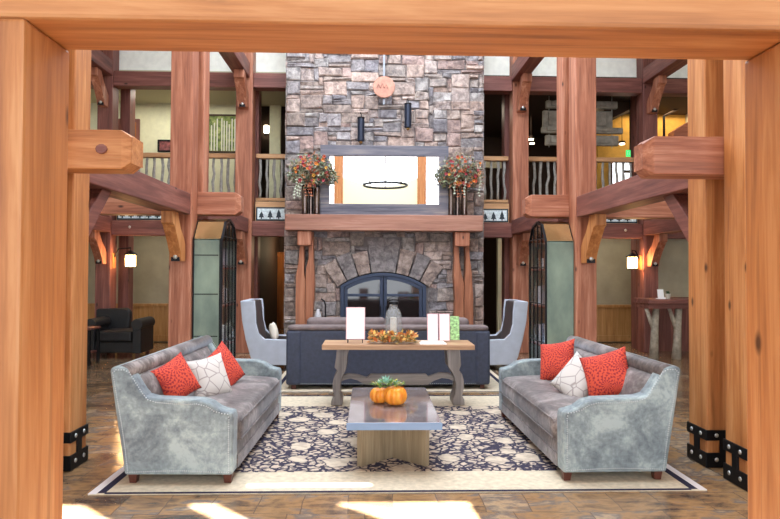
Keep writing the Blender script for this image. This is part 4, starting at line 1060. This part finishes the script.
struct('trim_5', M().box(5.75, 7.6, 12.18, 12.3, 0, 1.1), DRK['z'], 'dark panelling behind the bar table')

# ------------------------------------------------------------------ gallery details
# left: art of birches, small framed pictures, door
def picture(px0, py0, px1, py1, Y, label, fmat, amat, border=.04, name='framed_picture', cat='picture'):
    x0, z1 = at(px0, py0, Y); x1, z0 = at(px1, py1, Y)
    t = thing(name, label, cat, ((x0+x1)/2, Y, z0))
    build('frame', M().box(x0, x1, Y, Y+.04, z0, z0+border).box(x0, x1, Y, Y+.04, z1-border, z1).box(x0, x0+border, Y, Y+.04, z0+border, z1-border).box(x1-border, x1, Y, Y+.04, z0+border, z1-border), fmat, t, bev=.004)
    build('artwork', M().box(x0+border, x1-border, Y+.015, Y+.03, z0+border, z1-border), amat, t)
    return t, x0, x1, z0, z1
GREENART, nt, b = new_mat('birch_canopy_painting', (120, 140, 80), .7)
v = mapping(nt); nz_ = noise(nt, v, 9, 6, .7)
canopy = ramp(nt, nz_, [(.35, (52, 66, 40)), (.5, (124, 146, 70)), (.65, (186, 190, 130))])
nt.links.new(mix(nt, .25, canopy, srgb(70, 76, 60)), b.inputs['Base Color'])
t, x0, x1, z0, z1 = picture(207.5, 114, 240, 153, 13.95, 'birch grove painting on the left gallery wall', BROWNP, GREENART)
r_ = random.Random(8)
for k in range(9):
    x = x0+.07+(x1-x0-.14)*(k+.5)/9+r_.uniform(-.02, .02)
    build('birch_trunk', M().box(x-.012, x+.012, 13.958, 13.964, z0+.05, z1-.12*r_.uniform(.4, 2.2)), plain('birch_white', (206, 206, 196), .7) if k == 0 else bpy.data.materials['birch_white'], t)
REDART = plain('red_quilt_art', (120, 66, 66), .7, var=.4, scale=14)
picture(157.5, 139.5, 173, 152, 13.95, 'small dark framed red picture on the left gallery wall', IRON, REDART)
t = thing('gallery_door', 'dark brown door in the left gallery behind the posts', 'door', (at(134, 150, 13.98)[0], 13.97, 2.98))
xa, za = at(129, 119, 13.98); xb, _ = at(140, 119, 13.98)
build('door_frame', M().box(xa-.25, xb, 13.95, 14.0, 2.98, za), DRK['z'], t, bev=.006); build('door_panel', M().box(xa-.18, xb-.07, 13.93, 13.95, 2.99, za-.08), DOORW, t, bev=.004)
# dark opening deeper: wall sconce light & doors downstairs
def small_lamp(px, py, Y, label, mat=LAMPW, w=.07, h=.2):
    x, z = at(px, py, Y)
    t = thing('corridor_lamp', label, 'lamp', (x, Y, z))
    build('shade', M().lathe([(w, -h/2), (w*1.1, 0), (w, h/2)], x, Y-w*1.2, z, 12), mat, t)
    build('wall_mount', M().box(x-w*.8, x+w*.8, Y-.02, Y, z-h*.6, z+h*.6), IRON, t)
small_lamp(265, 260, 16.98, 'small lit lamp in the lower corridor left of the chimney')
small_lamp(267, 130, 16.98, 'small lit lamp in the upper corridor left of the chimney')
# lower doors
for nm, pa, pb, Y, mt in (('left', 271, 284, 16.7, DOORW), ('right', 486, 492, 16.6, BROWNP)):
    x0, z1 = at(pa, 252, Y); x1, _ = at(pb, 252, Y)
    t = thing('corridor_door', 'orange-brown wooden door in the corridor left of the chimney' if nm == 'left' else 'dark door in the corridor right of the chimney', 'door', ((x0+x1)/2, Y, 0))
    build('door_leaf', M().box(x0, x1+.3, Y, Y+.05, .01, min(z1, 2.2)), mt, t, bev=.004)
    build('handle', M().box(x0+.06, x0+.10, Y-.03, Y, .95, 1.15), STEEL, t)
    build('door_jamb', M().box(x0-.08, x0-.001, Y-.03, Y+.08, .01, z1+.08), DRK['z'], t, bev=.004)
l = bpy.data.lights.new('corridor_lamp_light', 'POINT'); l.energy = 16; l.color = (1, .75, .45); l.shadow_soft_size = .2
lo = bpy.data.objects.new('corridor_lamp_light', l); COL.objects.link(lo); lo.location = (-1.95, 15.9, 2.2)
# hanging slab sculpture
rows = [(546, 617, 100.5, 109.5), (543.5, 613, 110, 128.5), (541.5, 622.5, 127, 134.5), (546, 619, 134.5, 146)]
t = thing('hanging_slab_sculpture', 'stack of grey wood slabs hung on wires in the right gallery', 'sculpture', (at(582, 120, 12.95)[0], 12.95, 4.1))
for i, (a, b_, y0, y1) in enumerate(rows):
    x0, z1 = at(a, y0, 12.9); x1, z0 = at(b_, y1, 12.9)
    yy = 12.86+(i % 2)*.05
    build('slab', M().box(x0, x1, yy, yy+.10, z0+.012, z1-.004), SLABM, t, bev=.012)
    build('slab', M().box(x0+.1, x1-.16, yy-.045, yy-.002, z0+.05, z1-.03), SLABM, t, bev=.01)
for px in (549.5, 612.5):
    x, z = at(px, 104, 12.93); build('wire', M().tube([(x, 12.97, 4.3), (x, 12.97, 5.42)], .01, 5), plain('pale_wire', (170, 170, 160), .5) if px < 560 else bpy.data.materials['pale_wire'], t)
# exit sign
x0, z1 = at(626.5, 150, 13.2); x1, z0 = at(634.5, 156.5, 13.2)
t = thing('exit_sign', 'small green lit exit sign above the right gallery railing', 'exit sign', ((x0+x1)/2, 13.2, z0))
build('sign_box', M().box(x0, x1, 13.2, 13.24, z0, z1), EXITM, t, bev=.003)
build('bracket', M().box((x0+x1)/2-.01, (x0+x1)/2+.01, 13.21, 13.23, z1, 5.42), IRON, t)
mb = M(); lw = (x1-x0-.03)/4; lh = (z1-z0)*.62; zb = z0+(z1-z0)*.19; s = lw*.17; yy0, yy1 = 13.196, 13.2
for k in range(4):
    lx = x0+.015+k*lw+lw*.14; rx = lx+lw*.7
    if k == 0:
        mb.box(lx, lx+s, yy0, yy1, zb, zb+lh)
        for zz in (zb, zb+lh/2-s/2, zb+lh-s): mb.box(lx+s, rx, yy0, yy1, zz, zz+s)
    if k == 1:
        for sg in (1, -1):
            a, b_ = (lx, rx) if sg > 0 else (rx, lx); mb.prism([(a-s*.5, zb), (a+s*.5, zb), (b_+s*.5, zb+lh), (b_-s*.5, zb+lh)], yy0, yy1, 'y')
    if k == 2: mb.box((lx+rx)/2-s/2, (lx+rx)/2+s/2, yy0, yy1, zb, zb+lh)
    if k == 3: mb.box((lx+rx)/2-s/2, (lx+rx)/2+s/2, yy0, yy1, zb, zb+lh-s); mb.box(lx, rx, yy0, yy1, zb+lh-s, zb+lh)
build('exit_letters', mb, WHITE, t, 'white letters EXIT')
# downlights and bright windows behind the right railing
for i, (px, py, Y) in enumerate(((506, 145, 15), (531, 140, 14.5), (532, 144, 15.5), (622, 144.5, 14.1), (684, 97, 13.6))):
    x, z = at(px, py, Y); 
    t = thing('ceiling_downlight', 'small warm downlight glowing in the right gallery, ' + ('near the chimney', 'right of the balcony post, upper', 'right of the balcony post, lower', 'left of the exit sign', 'over the stair')[i], 'downlight', (x, Y, z))
    build('lens', M().lathe([(.06, 0), (.06, .025)], x, Y, z, 16), LAMPW, t); build('trim_ring', M().lathe([(.075, .026), (.075, .07), (.065, .08)], x, Y, z, 16), BROWNP, t)
    build('drop_rod', M().tube([(x, Y, z+.08), (x, Y, 5.42)], .008, 5), BROWNP, t)
for i, (a, b_, y0, y1) in enumerate(((613, 622, 160, 184), (623.5, 635, 160, 170), (623.5, 635, 173, 184))):
    x0, z1 = at(a, y0, 14.3); x1, z0 = at(b_, y1, 14.3)
    t = thing('gallery_window', 'bright window pane behind the right railing, ' + ('tall left one', 'upper right one', 'lower right one')[i], 'window', ((x0+x1)/2, 14.33, z0))
    build('pane', M().box(x0, x1, 14.3, 14.32, z0, z1), BRWIN, t); build('frame', M().box(x0-.03, x1+.03, 14.32, 14.35, z0-.03, z1+.03), BROWNP, t)
# stair in the right gallery
mb = M(); Y = 13.3
A = [at(604, 98, Y), at(645, 72, Y), at(645, 88, Y), at(612, 118, Y), at(604, 119, Y)]
mb.prism([(x, min(z, 5.41)) for x, z in A], Y, Y+1.0, 'y'); build('stair_flight', mb, BROWNP, None, 'dark sloping underside of the upper stair in right gallery', 'stair')
t = thing('stair_handrail', 'black stair handrail against the yellow wall at right', 'handrail', (at(664, 120, 13.9)[0], 13.9, 4.2))
p = [at(664, 116, 13.9), at(697, 99, 13.9)]
build('rail', M().tube([(p[0][0], 13.9, p[0][1]), (p[1][0], 13.9, p[1][1])], .028, 6), BROWNP, t); build('newel', M().tube([(p[0][0], 13.9, p[0][1]), (p[0][0], 13.9, 2.98)], .028, 6), IRON, t)
A = [at(674, 131, 14.1), at(688, 122, 14.1), at(688, 201.5, 14.1), at(674, 201.5, 14.1)]
build('stair_stringer', M().prism(A, 14.1, 14.38, 'y'), DRK['x'], None, 'red-brown stair stringer against the yellow wall', 'stair')

# chandelier behind the viewpoint, seen in the mirror
t = thing('ring_chandelier', 'iron ring chandelier with candle lamps reflected in the mirror', 'chandelier', (.3, 5.0, 4.05))
mb = M(); mb.tube([(.3+.62*math.cos(2*PI*k/32), 5.0+.62*math.sin(2*PI*k/32), 4.05) for k in range(33)], .03, 8); build('ring', mb, IRON, t)
for k in range(8):
    a = 2*PI*k/8; x, y = .3+.62*math.cos(a), 5+.62*math.sin(a)
    cnd = build('candle_lamp', M().lathe([(.03, 0), (.03, .1), (.018, .11), (.018, .2)], x, y, 4.08, 8), CANDLE, t)
build('hanging_chain', M().tube([(.3, 5, 4.7), (.3, 5, 6.9)], .015, 6).tube([(.3-.62, 5, 4.06), (.3, 5, 4.7), (.92, 5, 4.06)], .01, 5).tube([(.3, 4.38, 4.06), (.3, 5, 4.7), (.3, 5.62, 4.06)], .01, 5), IRON, t)
